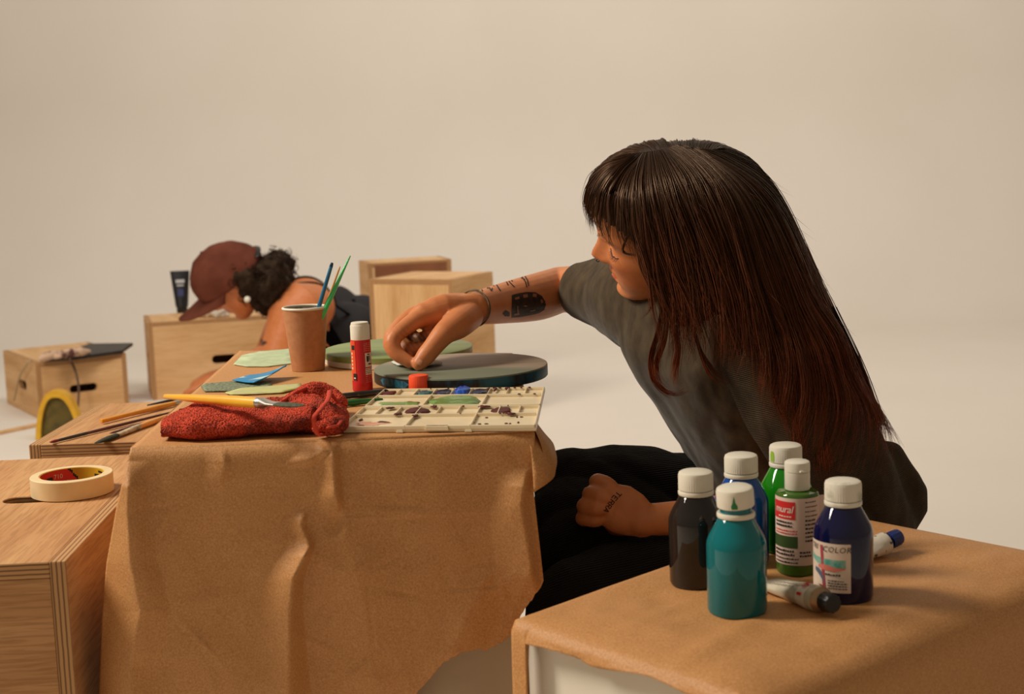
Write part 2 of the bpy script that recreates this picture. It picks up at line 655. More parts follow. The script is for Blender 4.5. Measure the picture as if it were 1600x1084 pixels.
def table():
    T = thing('work_table', 'long low table top end of grey painted box under the tan paper', 'table', (-0.21, 1.9, 0))
    mb = MB()
    mb.box((-0.405, 1.545, 0.0), (-0.004, 2.12, TZ - 0.004))
    obj('grey_box', mb, m_grey_board, T, smooth=0, bevel=0.003)
    for n_, y in (('front', 1.5435),):
        mb = MB()
        mb.box((-0.30, y - 0.0005, 0.05), (-0.02, y + 0.001, 0.30))
    # ---- kraft paper sheet
    mb = MB()
    FL, FR, BL, BR = P(205, 700, TZ), P(836, 673, TZ), P(375, 548, TZ), P(800, 552, TZ)
    nu, nv = 70, 70
    top = np.zeros((nu, nv, 3))
    for i in range(nu):
        for j in range(nv):
            u, v = i / (nu - 1), j / (nv - 1)
            q = (FL * (1 - u) + FR * u) * (1 - v) + (BL * (1 - u) + BR * u) * v
            e = min(u, 1 - u, v * 1.5, 1)
            q[2] += 0.0012 * noise.noise(Vector((u * 6, v * 8, 3))) * min(1, e * 8)
            top[i, j] = q
    top[:, :, 2] += 0.0006
    gridmesh(mb, top)
    nu, nv = 300, 230
    U, Vv = np.meshgrid(np.linspace(0, 1, nu), np.linspace(0, 1, nv)**1.0, indexing='ij')
    x0 = 165 + (846 - 165) * U
    ytop = 700 + (673 - 700) * U
    xb = [0, 600, 640, 662, 690, 725, 775, 792, 801, 815, 832, 850]
    yb = [1230, 1200, 1092, 1060, 1030, 1016, 1008, 990, 974, 950, 925, 903]
    ybot = np.interp(x0, xb, yb)
    jag = np.array([noise.noise(Vector((u * 160, 1.3, 0))) * 4 + noise.noise(Vector((u * 60, 7.3, 0))) * 5 for u in np.linspace(0, 1, nu)])
    ybot = ybot + np.where(x0 > 640, 1, 0) * jag[:, None]
    Y = ytop + (ybot - ytop) * Vv
    XL = np.interp(Y, [673, 700, 790, 880, 960, 1084, 1240], [207, 205, 183, 167, 160, 155, 150])
    XR = np.interp(Y, [673, 768, 903, 1240], [836, 834, 849, 870])
    X = XL + (XR - XL) * U
    d = np.zeros_like(X)
    d += ridge(X, Y, [(519, 684), (522, 745), (527, 806)], 26, 12, 0.011, soft=30)
    d += ridge(X, Y, [(476, 798), (470, 820), (482, 851)], 18, 10, 0.007, soft=14)
    d += ridge(X, Y, [(480, 838), (482, 856), (458, 905), (452, 960), (449, 1300)], (30, 130), (9, 60), 0.020, soft=30)
    d -= 0.0022 * np.exp(-(((X - 524) / 17)**2 + ((Y - 822) / 17)**2)**2)
    d += 0.002 * np.exp(-(((X - 540) / 7)**2 + ((Y - 820) / 20)**2))
    d += ridge(X, Y, [(203, 720), (199, 800), (204, 880), (221, 955), (203, 1040), (205, 1300)], 50, (40, 55), 0.016, soft=40)
    d += ridge(X, Y, [(822, 730), (814, 790), (826, 860), (835, 930)], (45, 60), 14, 0.010, soft=30)
    d += ridge(X, Y, [(770, 880), (730, 960), (690, 1060)], 50, 50, 0.006, soft=40)
    d += ridge(X, Y, [(545, 850), (565, 930), (590, 1100)], 60, 70, 0.005, soft=40)
    d += ridge(X, Y, [(345, 700), (352, 725), (340, 770)], 30, 10, 0.003, soft=20)
    d += ridge(X, Y, [(500, 690), (505, 705), (470, 730)], 35, 14, 0.005, soft=12)
    d += ridge(X, Y, [(640, 790), (660, 805), (560, 812)], 90, 40, 0.002, soft=8)
    lowf = np.array([noise.noise(Vector((a / 110, b / 160, 5))) for a, b in zip(X.ravel(), Y.ravel())]).reshape(X.shape)
    midf = np.array([noise.noise(Vector((a / 38, b / 52, 9))) for a, b in zip(X.ravel(), Y.ravel())]).reshape(X.shape)
    vv = np.clip((Y - ytop) / 60, 0, 1)
    d += (lowf * 0.006 + midf * 0.0012) * vv
    # left side curls back round the corner of the box
    back = np.clip((215 - X) / 60, 0, 1)**2 * 0.02 * np.clip((Y - 700) / 150, 0, 1)
    yw0 = 1.513 + 0.019 * U
    hang = 0.012 * (1 - np.exp(-(Y - ytop) / 12.0)) + 0.010 * np.clip((Y - 760) / 350, 0, 1)
    d *= 1.3
    rc = random.Random(12)
    for _ in range(34):                                    # fine handling creases
        x, y, a_, L = rc.uniform(190, 830), rc.uniform(710, 1080), rc.uniform(0, PI), rc.uniform(25, 90)
        ca, sa = math.cos(a_), math.sin(a_)
        al, ac = (X - x) * ca + (Y - y) * sa, -(X - x) * sa + (Y - y) * ca
        d += rc.choice((-1, 1)) * rc.uniform(.0006, .0016) * np.clip(1 - np.abs(ac) / rc.uniform(6, 16), 0, 1) * np.clip(1 - np.abs(al) / L, 0, 1)
    yw = yw0 - hang - d + back
    front = np.zeros(X.shape + (3,))
    for i in range(nu):
        for j in range(nv):
            if j == 0:
                q = FL * (1 - U[i, 0]) + FR * U[i, 0]
                q = q + np.array((0, 0, 0.0006))
            else:
                q = D(X[i, j], Y[i, j], yw[i, j])
            front[i, j] = q
    gridmesh(mb, front, flip=False)
    # left side hanging down over the box
    n1, n2 = 40, 30
    side = np.zeros((n1, n2, 3))
    for i in range(n1):
        for j in range(n2):
            u, v = i / (n1 - 1), j / (n2 - 1)
            q = FL * (1 - u) + BL * u
            q = q + np.array((-0.02 * v - 0.01 * math.sin(PI * v) + 0.004 * noise.noise(Vector((u * 5, v * 3, 1))), 0, 0.0006 - 0.30 * v))
            if u < 0.25:
                w = 1 - u / 0.25
                k = int(min(nv - 1, v * 0.5 * nv))
                q = q * (1 - w) + front[0, k] * w
            side[i, j] = q
    gridmesh(mb, side, flip=True)
    # right side: short overhang, and the loose corner that sticks out and curls
    n1, n2 = 40, 14
    side = np.zeros((n1, n2, 3))
    for i in range(n1):
        for j in range(n2):
            u, v = i / (n1 - 1), j / (n2 - 1)
            q = FR * (1 - u) + BR * u
            q = q + np.array((0.006 * math.sin(PI * v) + 0.004 * v, 0, 0.0006 - 0.055 * v + 0.004 * noise.noise(Vector((u * 7, 2, 8))) * v))
            side[i, j] = q
    gridmesh(mb, side)
    # loose corner flap: rows run from the table edge outwards
    rows = [
        [(822, 673, 1.534), (829, 700, 1.520), (832, 735, 1.512), (834, 769, 1.508)],
        [(832, 672, 1.545), (842, 697, 1.530), (846, 728, 1.516), (848, 760, 1.512)],
        [(836, 668, 1.57), (852, 692, 1.556), (860, 718, 1.540), (860, 751, 1.528)],
        [(835, 660, 1.62), (856, 690, 1.600), (869, 716, 1.580), (866, 743, 1.552)],
        [(834, 655, 1.66), (849, 675, 1.650), (864, 693, 1.640), (869, 722, 1.600)],
    ]
    A = np.array([[D(*q) for q in r] for r in rows])
    A = np.array([catmull(r, 16) for r in A])
    A = np.array([catmull(A[:, k], 24) for k in range(16)])
    gridmesh(mb, A, flip=True)
    o = obj('kraft_paper_sheet', mb, m_kraft, None, smooth=180, solid=0.0006)
    tag(o, 'tan kraft paper sheet with torn lower edge draped over the long table', 'paper')


table()


def right_box():
    A, B, C = P(805, 963, RZ), P(1284, 794, RZ), P(1190, 1087, RZ)
    Dd = B + (C - A) * 1.12
    ctr = (A + B + C + Dd) / 4
    T = thing('white_box', 'white painted box under tan paper at the lower right, below the paint bottles', 'box', (ctr[0], ctr[1], 0))
    mb = MB()
    ins = [q + (ctr - q) * 0.035 for q in (A, C, Dd, B)]
    ins[2] = ins[2] * .90 + ins[3] * .10
    ins[1] = ins[1] * .94 + ins[0] * .06
    V = [(q[0], q[1], 0.0) for q in ins] + [(q[0], q[1], RZ - 0.009) for q in ins]
    mb.add(V, [(3, 2, 1, 0), (4, 5, 6, 7), (0, 1, 5, 4), (1, 2, 6, 5), (2, 3, 7, 6), (3, 0, 4, 7)])
    obj('box_body', mb, m_white_board, T, smooth=0, bevel=0.003)
    # paper: one top sheet, rounded over each edge, hanging different lengths
    mb = MB()
    cor = [A, C, Dd, B]
    n = 90
    top = np.zeros((n, n, 3))
    for i in range(n):
        for j in range(n):
            u, v = i / (n - 1), j / (n - 1)
            q = (A * (1 - u) + C * u) * (1 - v) + (B * (1 - u) + Dd * u) * v
            e = max(0, min(u, 1 - u, v, 1 - v))
            w = min(1, e * 9)
            q = q + np.array((0, 0, 0.0008 + w * (0.0036 * noise.noise(Vector((u * 4, v * 6, 2))) + 0.0016 * noise.noise(Vector((u * 12, v * 14, 4))) + 0.001)))
            s = (u - 0.62) / 0.05 + (v - 0.33) * 3
            q[2] += 0.0045 * math.exp(-s * s) * max(0, 1 - v * 2.2) * w
            if u > 0.80:
                q[2] -= 0.014 * ((u - 0.80) / 0.20)**2
            if e < 0.05:
                q[2] -= 0.004 * (1 - e / 0.05)**2
            top[i, j] = q
    gridmesh(mb, top)

    def drop(p0, p1, out, length, seed, puff=0.012, n1=90, n2=30, rough=1.0):
        g = np.zeros((n1, n2, 3))
        for i in range(n1):
            for j in range(n2):
                u, v = i / (n1 - 1), j / (n2 - 1)
                L = length(u)
                q = p0 * (1 - u) + p1 * u
                arc = min(1, v * L / 0.012)
                q = q + np.array(out) * (0.006 * math.sin(arc * PI / 2) + puff * v * (0.7 + 0.6 * noise.noise(Vector((u * 5, v * 2, seed)))) + rough * 0.003 * noise.noise(Vector((u * 18, v * 6, seed))) * v)
                q[2] += 0.0008 - 0.004 - v * L + rough * 0.004 * noise.noise(Vector((u * 14, seed, 0))) * v
                g[i, j] = q
        gridmesh(mb, g, flip=False)
    f = np.array((C - A)[[1, 0, 2]] * np.array((1, -1, 0)))
    f /= np.linalg.norm(f)
    l = np.array((A - B)[[1, 0, 2]] * np.array((1, -1, 0)))
    l /= np.linalg.norm(l)
    if f @ (A - ctr) < 0:
        f = -f
    if l @ (A - B) > 0:
        pass
    if l @ (A - ctr) < 0:
        l = -l
    drop(A, C - (0, 0, .0), f, lambda u: 0.013 + 0.003 * math.sin(u * 7) + 0.002 * math.sin(u * 17 + 1) + (0.30 if u < 0.075 else 0.0), 3, 0.004, n1=90, rough=0.25)
    drop(B, A, l, lambda u: 0.34, 6, 0.008)
    drop(C - (0, 0, .014), Dd - (0, 0, .014), -l, lambda u: 0.36, 9, 0.03)
    drop(Dd - (0, 0, .014), B, -f, lambda u: 0.30, 12, 0.02)
    o = obj('kraft_paper_wrap', mb, m_kraft, None, smooth=180, solid=0.0006, weld=0.0016)
    tag(o, 'tan kraft paper covering the white box with the paint bottles', 'paper')


right_box()

# ------------------------------------------------------------------ small plain materials
m_white_plastic = material('white_plastic', (222, 214, 196), 0.42, (232, 226, 210), 30, spec=0.4)
m_cap_dirty = material('white_cap_smudged', (226, 219, 203), 0.45, (176, 172, 156), 55, ramp=(0.56, 0.74), spec=0.4)
m_black = material('black_plastic', (18, 17, 17), 0.4)
m_red = material('red_plastic', (196, 26, 26), 0.35)
m_orange = material('orange_plastic', (246, 84, 44), 0.4, sss=0.0)
m_steel = material('ferrule_metal', (206, 202, 196), 0.28, metal=1.0)
m_yellow_paint = material('yellow_lacquer', (238, 172, 36), 0.3, (244, 184, 50), 30, coat=0.4)
m_ochre_paint = material('ochre_lacquer', (222, 142, 30), 0.35, (232, 158, 44), 30, coat=0.3)
m_bristle = material('painted_bristle', (58, 62, 44), 0.85, (96, 98, 76), 300, (1, 1, 1), bump=0.5, bscale=600)
m_ink = material('dark_print', (30, 27, 26), 0.6)
m_redprint = material('red_print', (208, 40, 40), 0.5)
m_label = material('label_paper', (226, 206, 188), 0.45, (220, 198, 180), 60)


def cyl_map(cx, cy, r, th0, z0, M=None, sgn=1):
    """(u along the circumference, v up) -> point on a vertical cylinder; th0 faces the reader"""
    def f(V):
        th = th0 + sgn * V[:, 0] / r
        return np.stack([cx + r * np.cos(th), cy + r * np.sin(th), z0 + V[:, 1]], 1)
    return f


def rect_patch(u0, v0, u1, v1, nu=24, nv=6):
    U, Vv = np.meshgrid(np.linspace(u0, u1, nu), np.linspace(v0, v1, nv), indexing='ij')
    V = np.stack([U.ravel(), Vv.ravel()], 1)
    F = [(i * nv + j, (i + 1) * nv + j, (i + 1) * nv + j + 1, i * nv + j + 1) for i in range(nu - 1) for j in range(nv - 1)]
    return V, F


def bars(mb, fmap, u0, v0, u1, n, pitch, h, mi=0, seed=1, wmin=0.4):
    """rows of tiny print that the photo does not resolve: broken dashes"""
    rr = random.Random(seed)
    for k in range(n):
        u = u0
        v = v0 - k * pitch
        end = u0 + (u1 - u0) * rr.uniform(wmin, 1.0)
        while u < end:
            w = rr.uniform(0.0012, 0.0034)
            V, F = rect_patch(u, v, min(u + w, u1), v + h * rr.uniform(0.7, 1.0), 4, 2)
            mb.add(fmap(V), F, mi)
            u += w + 0.0007


# ------------------------------------------------------------------ paint bottles
def lean(loc, rz=0):
    return TR(loc, rz)


def paint_bottle(label, loc, paint, cap='on', smudge=None, rot=0, k=0.937, cap_mat=None):
    T = thing('paint_bottle', label, 'bottle', loc, 'paint bottles')
    M = TR(loc, rot) @ Matrix.Diagonal((1, 1, 0.955, 1))
    R = 0.0308 * k
    prof = [(0.0, 0.0), (R * 0.86, 0.0), (R * 0.95, 0.0012), (R, 0.005), (R, 0.074), (R * 0.985, 0.079), (R * 0.93, 0.084), (R * 0.905, 0.0857), (0.01895, 0.1030), (0.0182, 0.1043), (0.0165, 0.107), (0.0165, 0.122), (0, 0.122)]
    prof = [(r if r > 0.0195 else r * k, zz * k) for r, zz in prof]
    mb = MB().lathe(prof[1:-1], 64, M)
    b = obj('body', mb, paint, T, smooth=28)
    mc = cap_mat or m_white_plastic
    lift, tilt = (0.0055, 0.05) if cap == 'loose' else (0.0, 0.0)
    # tamper ring
    ring = [(0.0166, 0.1060), (0.0192, 0.1060), (0.0196, 0.1072), (0.0196, 0.1100), (0.0190, 0.1112), (0.0166, 0.1112), (0.0166, 0.1060)]
    obj('neck_ring', MB().lathe([(r * k, zz * k) for r, zz in ring], 64, M, caps=False), mc, T, smooth=40)
    # screw cap with fine ribs
    mb = MB()
    n = 96
    cp = [(0.0183, 0.1118), (0.0190, 0.1124), (0.0190, 0.1290), (0.0182, 0.1318), (0.0162, 0.1330), (0.004, 0.1334)]
    a = np.arange(n) * 2 * PI / n
    V = []
    for i, (r, zz) in enumerate(cp):
        rr = r * k * (1 + (0.010 * np.cos(a * 48) if i in (1, 2) else 0))
        V.append(np.stack([rr * np.cos(a), rr * np.sin(a), np.full(n, zz * k)], 1))
    V = np.concatenate(V)
    F = [(i * n + j, i * n + (j + 1) % n, (i + 1) * n + (j + 1) % n, (i + 1) * n + j) for i in range(len(cp) - 1) for j in range(n)]
    F += [tuple(range(n - 1, -1, -1)), tuple(range((len(cp) - 1) * n, len(cp) * n))]
    Mc = M @ TR((0, 0, 0.112 * k + lift), 0, tilt, -tilt * 1.3) @ Matrix.Translation((0, 0, -0.112 * k))
    mb.add(xf(Mc, V), F)
    c = obj('screw_cap', mb, mc, T, smooth=35)
    if smudge is not None:
        mb = MB()
        th = smudge[1]
        fm = cyl_map(0, 0, 0.0193 * k, th, 0.1135 * k)
        pts = smudge[2]
        V, F = rect_patch(-0.5, 0, 0.5, 1, 8, 14)
        s = V.copy()
        w = np.interp(V[:, 1], [p[0] for p in pts], [p[1] for p in pts])
        s[:, 0] = V[:, 0] * w
        s[:, 1] = V[:, 1] * smudge[3]
        mb.add(xf(Mc, fm(s)), F)
        obj('paint_smear', mb, smudge[0], c, smooth=180)
    return T, M, R


def liquid(name, col, col2=None, sc=14):
    return material(name, col, 0.6, col2 or col, sc, detail=5, coat=1.0, spec=0.0)


def bottles():
    lp = lambda x, y: P(x, y, RZ + 0.0012)
    q = lp(1152, 955)
    teal = liquid('teal_paint', (0, 110, 116), (0, 98, 106), 9)
    paint_bottle('teal paint bottle with loose white cap, frontmost of the bottle cluster', q, teal, 'loose',
                 (material('green_smear', (20, 120, 60), 0.4), -PI / 2 - 0.12 - 0.1, [(0, 0.006), (0.25, 0.0065), (0.5, 0.0028), (0.8, 0.0016), (1, 0.0003)], 0.013))
    paint_bottle('black paint bottle with white cap, leftmost of the bottle cluster', lp(1090, 911), liquid('black_paint', (30, 25, 24), (40, 33, 30)))
    paint_bottle('bright blue paint bottle mostly hidden behind the teal and black bottles', lp(1160, 877), liquid('blue_paint', (8, 70, 152), (6, 60, 136)))
    paint_bottle('bright green paint bottle behind the small labelled bottle', lp(1229, 857), liquid('green_paint', (22, 124, 14), (14, 108, 10)), 'on',
                 (material('lime_smear', (150, 190, 60), 0.5), -PI / 2 - 1.15, [(0, 0.006), (0.6, 0.008), (1, 0.004)], 0.012))
    # navy bottle with a printed label
    q = lp(1318, 933)
    T, M, R = paint_bottle('navy blue paint bottle with a white picture label, rightmost of the cluster', q,
                           material('navy_paint', (14, 15, 56), 0.6, (120, 134, 122), 34, ramp=(0.66, 0.74), detail=2, coat=1.0, spec=0.0), cap_mat=m_cap_dirty)
    th = math.atan2(-q[1], -q[0]) - 0.62
    KB = 0.937
    r = R + 0.0004

    def scaled(f):
        return lambda V: f(V[:, :2] * KB)
    fm = scaled(cyl_map(q[0], q[1], r, th, q[2]))
    mb = MB()
    V, F = rect_patch(-0.027, 0.014, 0.0270, 0.066, 40, 10)
    mb.add(fm(V), F, 0)
    fm2 = scaled(cyl_map(q[0], q[1], r + 0.0003, th, q[2]))
    fm3 = scaled(cyl_map(q[0], q[1], r + 0.0006, th, q[2]))

    def brush_patch(pts, mi, f=None):
        p = catmull(np.array([(a, b, w) for a, b, w in pts]), 30)
        V = np.concatenate([np.stack([p[:, 0], p[:, 1] + p[:, 2]], 1), np.stack([p[:, 0], p[:, 1] - p[:, 2]], 1)])
        F = [(i, i + 30, i + 31, i + 1) for i in range(29)]
        mb.add((f or fm2)(V), F, mi)
    brush_patch([(-0.026, 0.050, 0.002), (-0.012, 0.046, 0.0035), (0.006, 0.045, 0.004), (0.022, 0.045, 0.004)], 1)
    brush_patch([(-0.010, 0.040, 0.0015), (0.0, 0.040, 0.003), (0.012, 0.039, 0.002), (0.022, 0.040, 0.0006)], 2, fm3)
    V, F = rect_patch(-0.0055, 0.016, -0.0015, 0.063, 6, 12)
    V[:, 0] += (V[:, 1] - 0.04) * -0.08
    mb.add(fm2(V), F, 3)
    brush_patch([(-0.016, 0.036, 0.002), (-0.008, 0.033, 0.0035), (-0.002, 0.026, 0.003)], 4)
    V, F = text_mesh('TRI', 0.0085, shear=0.2, space=1.05)
    mb.add(fm3(V[:, :2] * (1, 1.0) + (-0.0235, 0.0575)), F, 5)
    V, F = text_mesh('COLOR', 0.0085, shear=0.2, space=1.12)
    mb.add(fm3(V[:, :2] + (-0.0035, 0.0570)), F, 5)
    bars(mb, fm3, 0.0, 0.032, 0.018, 1, 0.003, 0.0022, 5, 3, 0.9)
    bars(mb, fm3, 0.003, 0.026, 0.024, 4, 0.0027, 0.0013, 5, 4, 0.8)
    obj('label', mb, [m_label, material('label_teal', (70, 158, 146), 0.5, (150, 186, 168), 160), material('label_coral', (214, 122, 104), 0.5), material('label_rose', (168, 66, 76), 0.5), material('label_slate', (88, 100, 124), 0.5), m_ink], T, smooth=180)
    # slim flip-top bottle with a full label
    q = lp(1247, 893)
    T = thing('paint_bottle', 'slim olive paint bottle with flip-top cap and pale printed label with red patch', 'bottle', q, 'paint bottles')
    M = TR(q) @ Matrix.Diagonal((KB, KB, KB * 0.975, 1))
    R = 0.0240
    obj('body', MB().lathe([(R * 0.9, 0), (R, 0.003), (R, 0.091), (R * 0.96, 0.0945), (R * 0.9, 0.096), (0.0125, 0.0975), (0.0120, 0.1)], 56, M), liquid('olive_paint', (62, 96, 30), (78, 112, 40)), T, smooth=30)
    mb = MB().lathe([(0.0136, 0.0985), (0.0140, 0.0995), (0.0140, 0.1185), (0.0132, 0.1187), (0.0132, 0.1194), (0.0141, 0.1196), (0.0141, 0.1275), (0.0136, 0.1300), (0.0118, 0.1312)], 56, M)
    c = obj('flip_cap', mb, m_white_plastic, T, smooth=35)
    th = math.atan2(-q[1], -q[0])
    mb = MB().box((-0.0045, -0.0158, 0.1200), (0.0045, -0.0130, 0.1222), 0, M @ TR((0, 0, 0), th + PI / 2 + 0.5))
    obj('lid_lip', mb, m_white_plastic, c, smooth=0, bevel=0.0005)
    r = R * KB + 0.0004
    fm = scaled(cyl_map(q[0], q[1], r, th, q[2]))
    fm2 = scaled(cyl_map(q[0], q[1], r + 0.00025, th, q[2]))
    fm3 = scaled(cyl_map(q[0], q[1], r + 0.0005, th, q[2]))
    mb = MB()
    V, F = rect_patch(-0.040, 0.014, 0.0325, 0.090, 60, 8)
    mb.add(fm(V), F, 0)
    # loose label corner
    V, F = rect_patch(0.0325, 0.058, 0.0385, 0.090, 8, 8)
    W = fm(V)
    out = np.array((math.cos(th + 0.0325 / r), math.sin(th + 0.0325 / r), 0))
    W += out * ((V[:, 0] - 0.0325) * 0.9)[:, None]
    mb.add(W, F, 0)
    V, F = rect_patch(-0.034, 0.066, -0.0025, 0.086, 24, 4)
    mb.add(fm2(V), F, 1)
    V, F = text_mesh('mural', 0.0118, shear=0.25, space=0.92)
    mb.add(fm3(V[:, :2] + (-0.0305, 0.0735)), F, 2)
    bars(mb, fm3, -0.024, 0.0685, -0.006, 1, 0.003, 0.0013, 2, 5, 0.9)
    bars(mb, fm3, -0.030, 0.0615, -0.0015, 2, 0.0042, 0.0026, 4, 8, 0.8)
    bars(mb, fm3, -0.031, 0.0525, -0.0005, 2, 0.0032, 0.0016, 3, 9, 0.9)
    V, F = rect_patch(-0.036, 0.0335, 0.0, 0.047, 24, 4)
    mb.add(fm2(V), F, 5)
    bars(mb, fm3, -0.032, 0.0290, -0.001, 2, 0.0042, 0.0026, 4, 10, 0.8)
    bars(mb, fm3, -0.032, 0.0205, 0.004, 2, 0.0042, 0.0018, 4, 11, 0.8)
    bars(mb, fm3, 0.0085, 0.0850, 0.0265, 4, 0.0052, 0.0012, 4, 12, 0.6)
    bars(mb, fm3, 0.0085, 0.0640, 0.0265, 6, 0.0046, 0.0022, 4, 13, 0.7)
    bars(mb, fm3, 0.0020, 0.0280, 0.016, 2, 0.004, 0.0022, 4, 14, 0.8)
    obj('label', mb, [material('pink_label', (226, 200, 186), 0.5), m_redprint, m_white_plastic, m_redprint, m_ink, material('olive_swatch', (52, 78, 34), 0.5)], T, smooth=180)


bottles()


# ------------------------------------------------------------------ paint tubes
def paint_tube(label, tail, head, width, r, mats, capn='cap', group=None, side=(0, 0, 1)):
    """metal tube lying down: flat crimped tail, round shoulder, screw cap"""
    base = (np.array(tail) + np.array(head)) / 2
    base[2] = min(tail[2], head[2]) - r
    T = thing('paint_tube', label, 'paint tube', base, group)
    M, L = axis_frame(tail, head, side)
    mb = MB()
    secs = []
    n, res = 40, 30
    V = []
    th = np.arange(n) * 2 * PI / n
    for i in range(res):
        t = i / (res - 1)
        a = 0.0016 + (r - 0.0016) * min(1, (t * 1.15)**0.75)
        b = width * (1 - t) + r * t
        wob = 0.0010 * np.array([noise.noise(Vector((math.cos(x) * 2, math.sin(x) * 2, t * 5))) for x in th]) * math.sin(PI * min(1, t * 1.02))
        V.append(np.stack([(a + wob) * np.cos(th), (b + wob) * np.sin(th), np.full(n, t * L)], 1))
    V += [np.stack([rr * np.cos(th), rr * np.sin(th), np.full(n, L + zz)], 1) for rr, zz in ((r * 0.96, 0.001), (r * 0.62, 0.005), (r * 0.5, 0.0055), (r * 0.5, 0.010))]
    k = len(V)
    V = np.concatenate(V)
    F = [(i * n + j, i * n + (j + 1) % n, (i + 1) * n + (j + 1) % n, (i + 1) * n + j) for i in range(k - 1) for j in range(n)]
    F += [tuple(range(n - 1, -1, -1)), tuple(range((k - 1) * n, k * n))]
    # material by station: printed body / band / bare shoulder
    mi = []
    for f in F:
        s = f[0] // n
        mi.append(1 if 22 <= s < 26 else (2 if s >= 29 else 0))
    mb.add(xf(M, V), F)
    mb.m = mi
    b = obj('tube_body', mb, mats[:3], T, smooth=50)
    mb = MB()
    rc = r * 0.74
    a = np.arange(48) * 2 * PI / 48
    prof = [(rc * 0.95, 0.0065), (rc, 0.0075), (rc * 0.97, 0.0195), (rc * 0.86, 0.0212), (rc * 0.2, 0.0214)]
    V = []
    for i, (rr, zz) in enumerate(prof):
        q = rr * (1 + (0.03 * np.sign(np.cos(a * 12)) if i in (1, 2) else 0))
        V.append(np.stack([q * np.cos(a), q * np.sin(a), np.full(48, L + zz)], 1))
    V = np.concatenate(V)
    F = [(i * 48 + j, i * 48 + (j + 1) % 48, (i + 1) * 48 + (j + 1) % 48, (i + 1) * 48 + j) for i in range(4) for j in range(48)]
    F += [tuple(range(47, -1, -1)), tuple(range(4 * 48, 5 * 48))]
    mb.add(xf(M, V), F)
    obj(capn, mb, mats[3], T, smooth=40)
    return T, M, L


def tubes():
    m_alu = material('tube_print', (206, 196, 174), 0.4, (178, 168, 146), 60, ramp=(0.45, 0.7), coat=0.2)
    m_band = material('white_band', (232, 222, 206), 0.4)
    m_bare = material('bare_tube_metal', (170, 140, 110), 0.35, metal=0.7)
    r = 0.0128
    tail, head = P(1196, 908, RZ + 0.005), P(1283, 937, RZ + 0.0148)
    T, M, L = paint_tube('silver grey paint tube with black cap lying in front of the bottles', tail, head, 0.018, r, [m_alu, m_band, m_bare, m_black])
    # red marks and small print on the tube
    mb = MB()

    def on(u, t, lift=0.0004):
        tt = np.clip(t, 0, 1)
        a = 0.0016 + (r - 0.0016) * np.minimum(1, (tt * 1.15)**0.75) + 0.0012
        b = 0.018 * (1 - tt) + r * tt + 0.0012
        return np.stack([(a + lift) * np.cos(u), (b + lift) * np.sin(u), tt * L], 1)
    for (u0, u1, t0, t1) in ((0.05, 0.42, 0.80, 0.87), (0.5, 0.62, 0.80, 0.87), (-0.95, -0.6, 0.82, 0.88), (1.1, 1.3, 0.8, 0.87)):
        V, F = rect_patch(u0, t0, u1, t1, 8, 3)
        mb.add(xf(M, on(V[:, 0], V[:, 1])), F, 0)
    for k in range(5):
        u = -0.4 + k * 0.28
        t = 0.12
        while t < 0.7:
            w = random.uniform(0.02, 0.05)
            V, F = rect_patch(u, t, u + 0.07, t + w, 3, 3)
            mb.add(xf(M, on(V[:, 0], V[:, 1])), F, 1)
            t += w + 0.014
    o = obj('print', mb, [m_redprint, material('grey_print', (120, 112, 100), 0.6)], T, smooth=180)
    m_dk = material('navy_tube', (24, 26, 40), 0.3, (34, 36, 52), 40, coat=0.3)
    m_tw = material('white_tube_print', (214, 204, 188), 0.4, (70, 58, 52), 120, ramp=(0.6, 0.66), coat=0.2)
    paint_tube('white paint tube with blue cap lying behind the navy bottle', P(1340, 868, RZ + 0.007), P(1383, 848, RZ + 0.0145), 0.015, 0.0122,
               [m_tw, m_tw, m_dk, material('blue_cap', (22, 44, 110), 0.4)])


tubes()


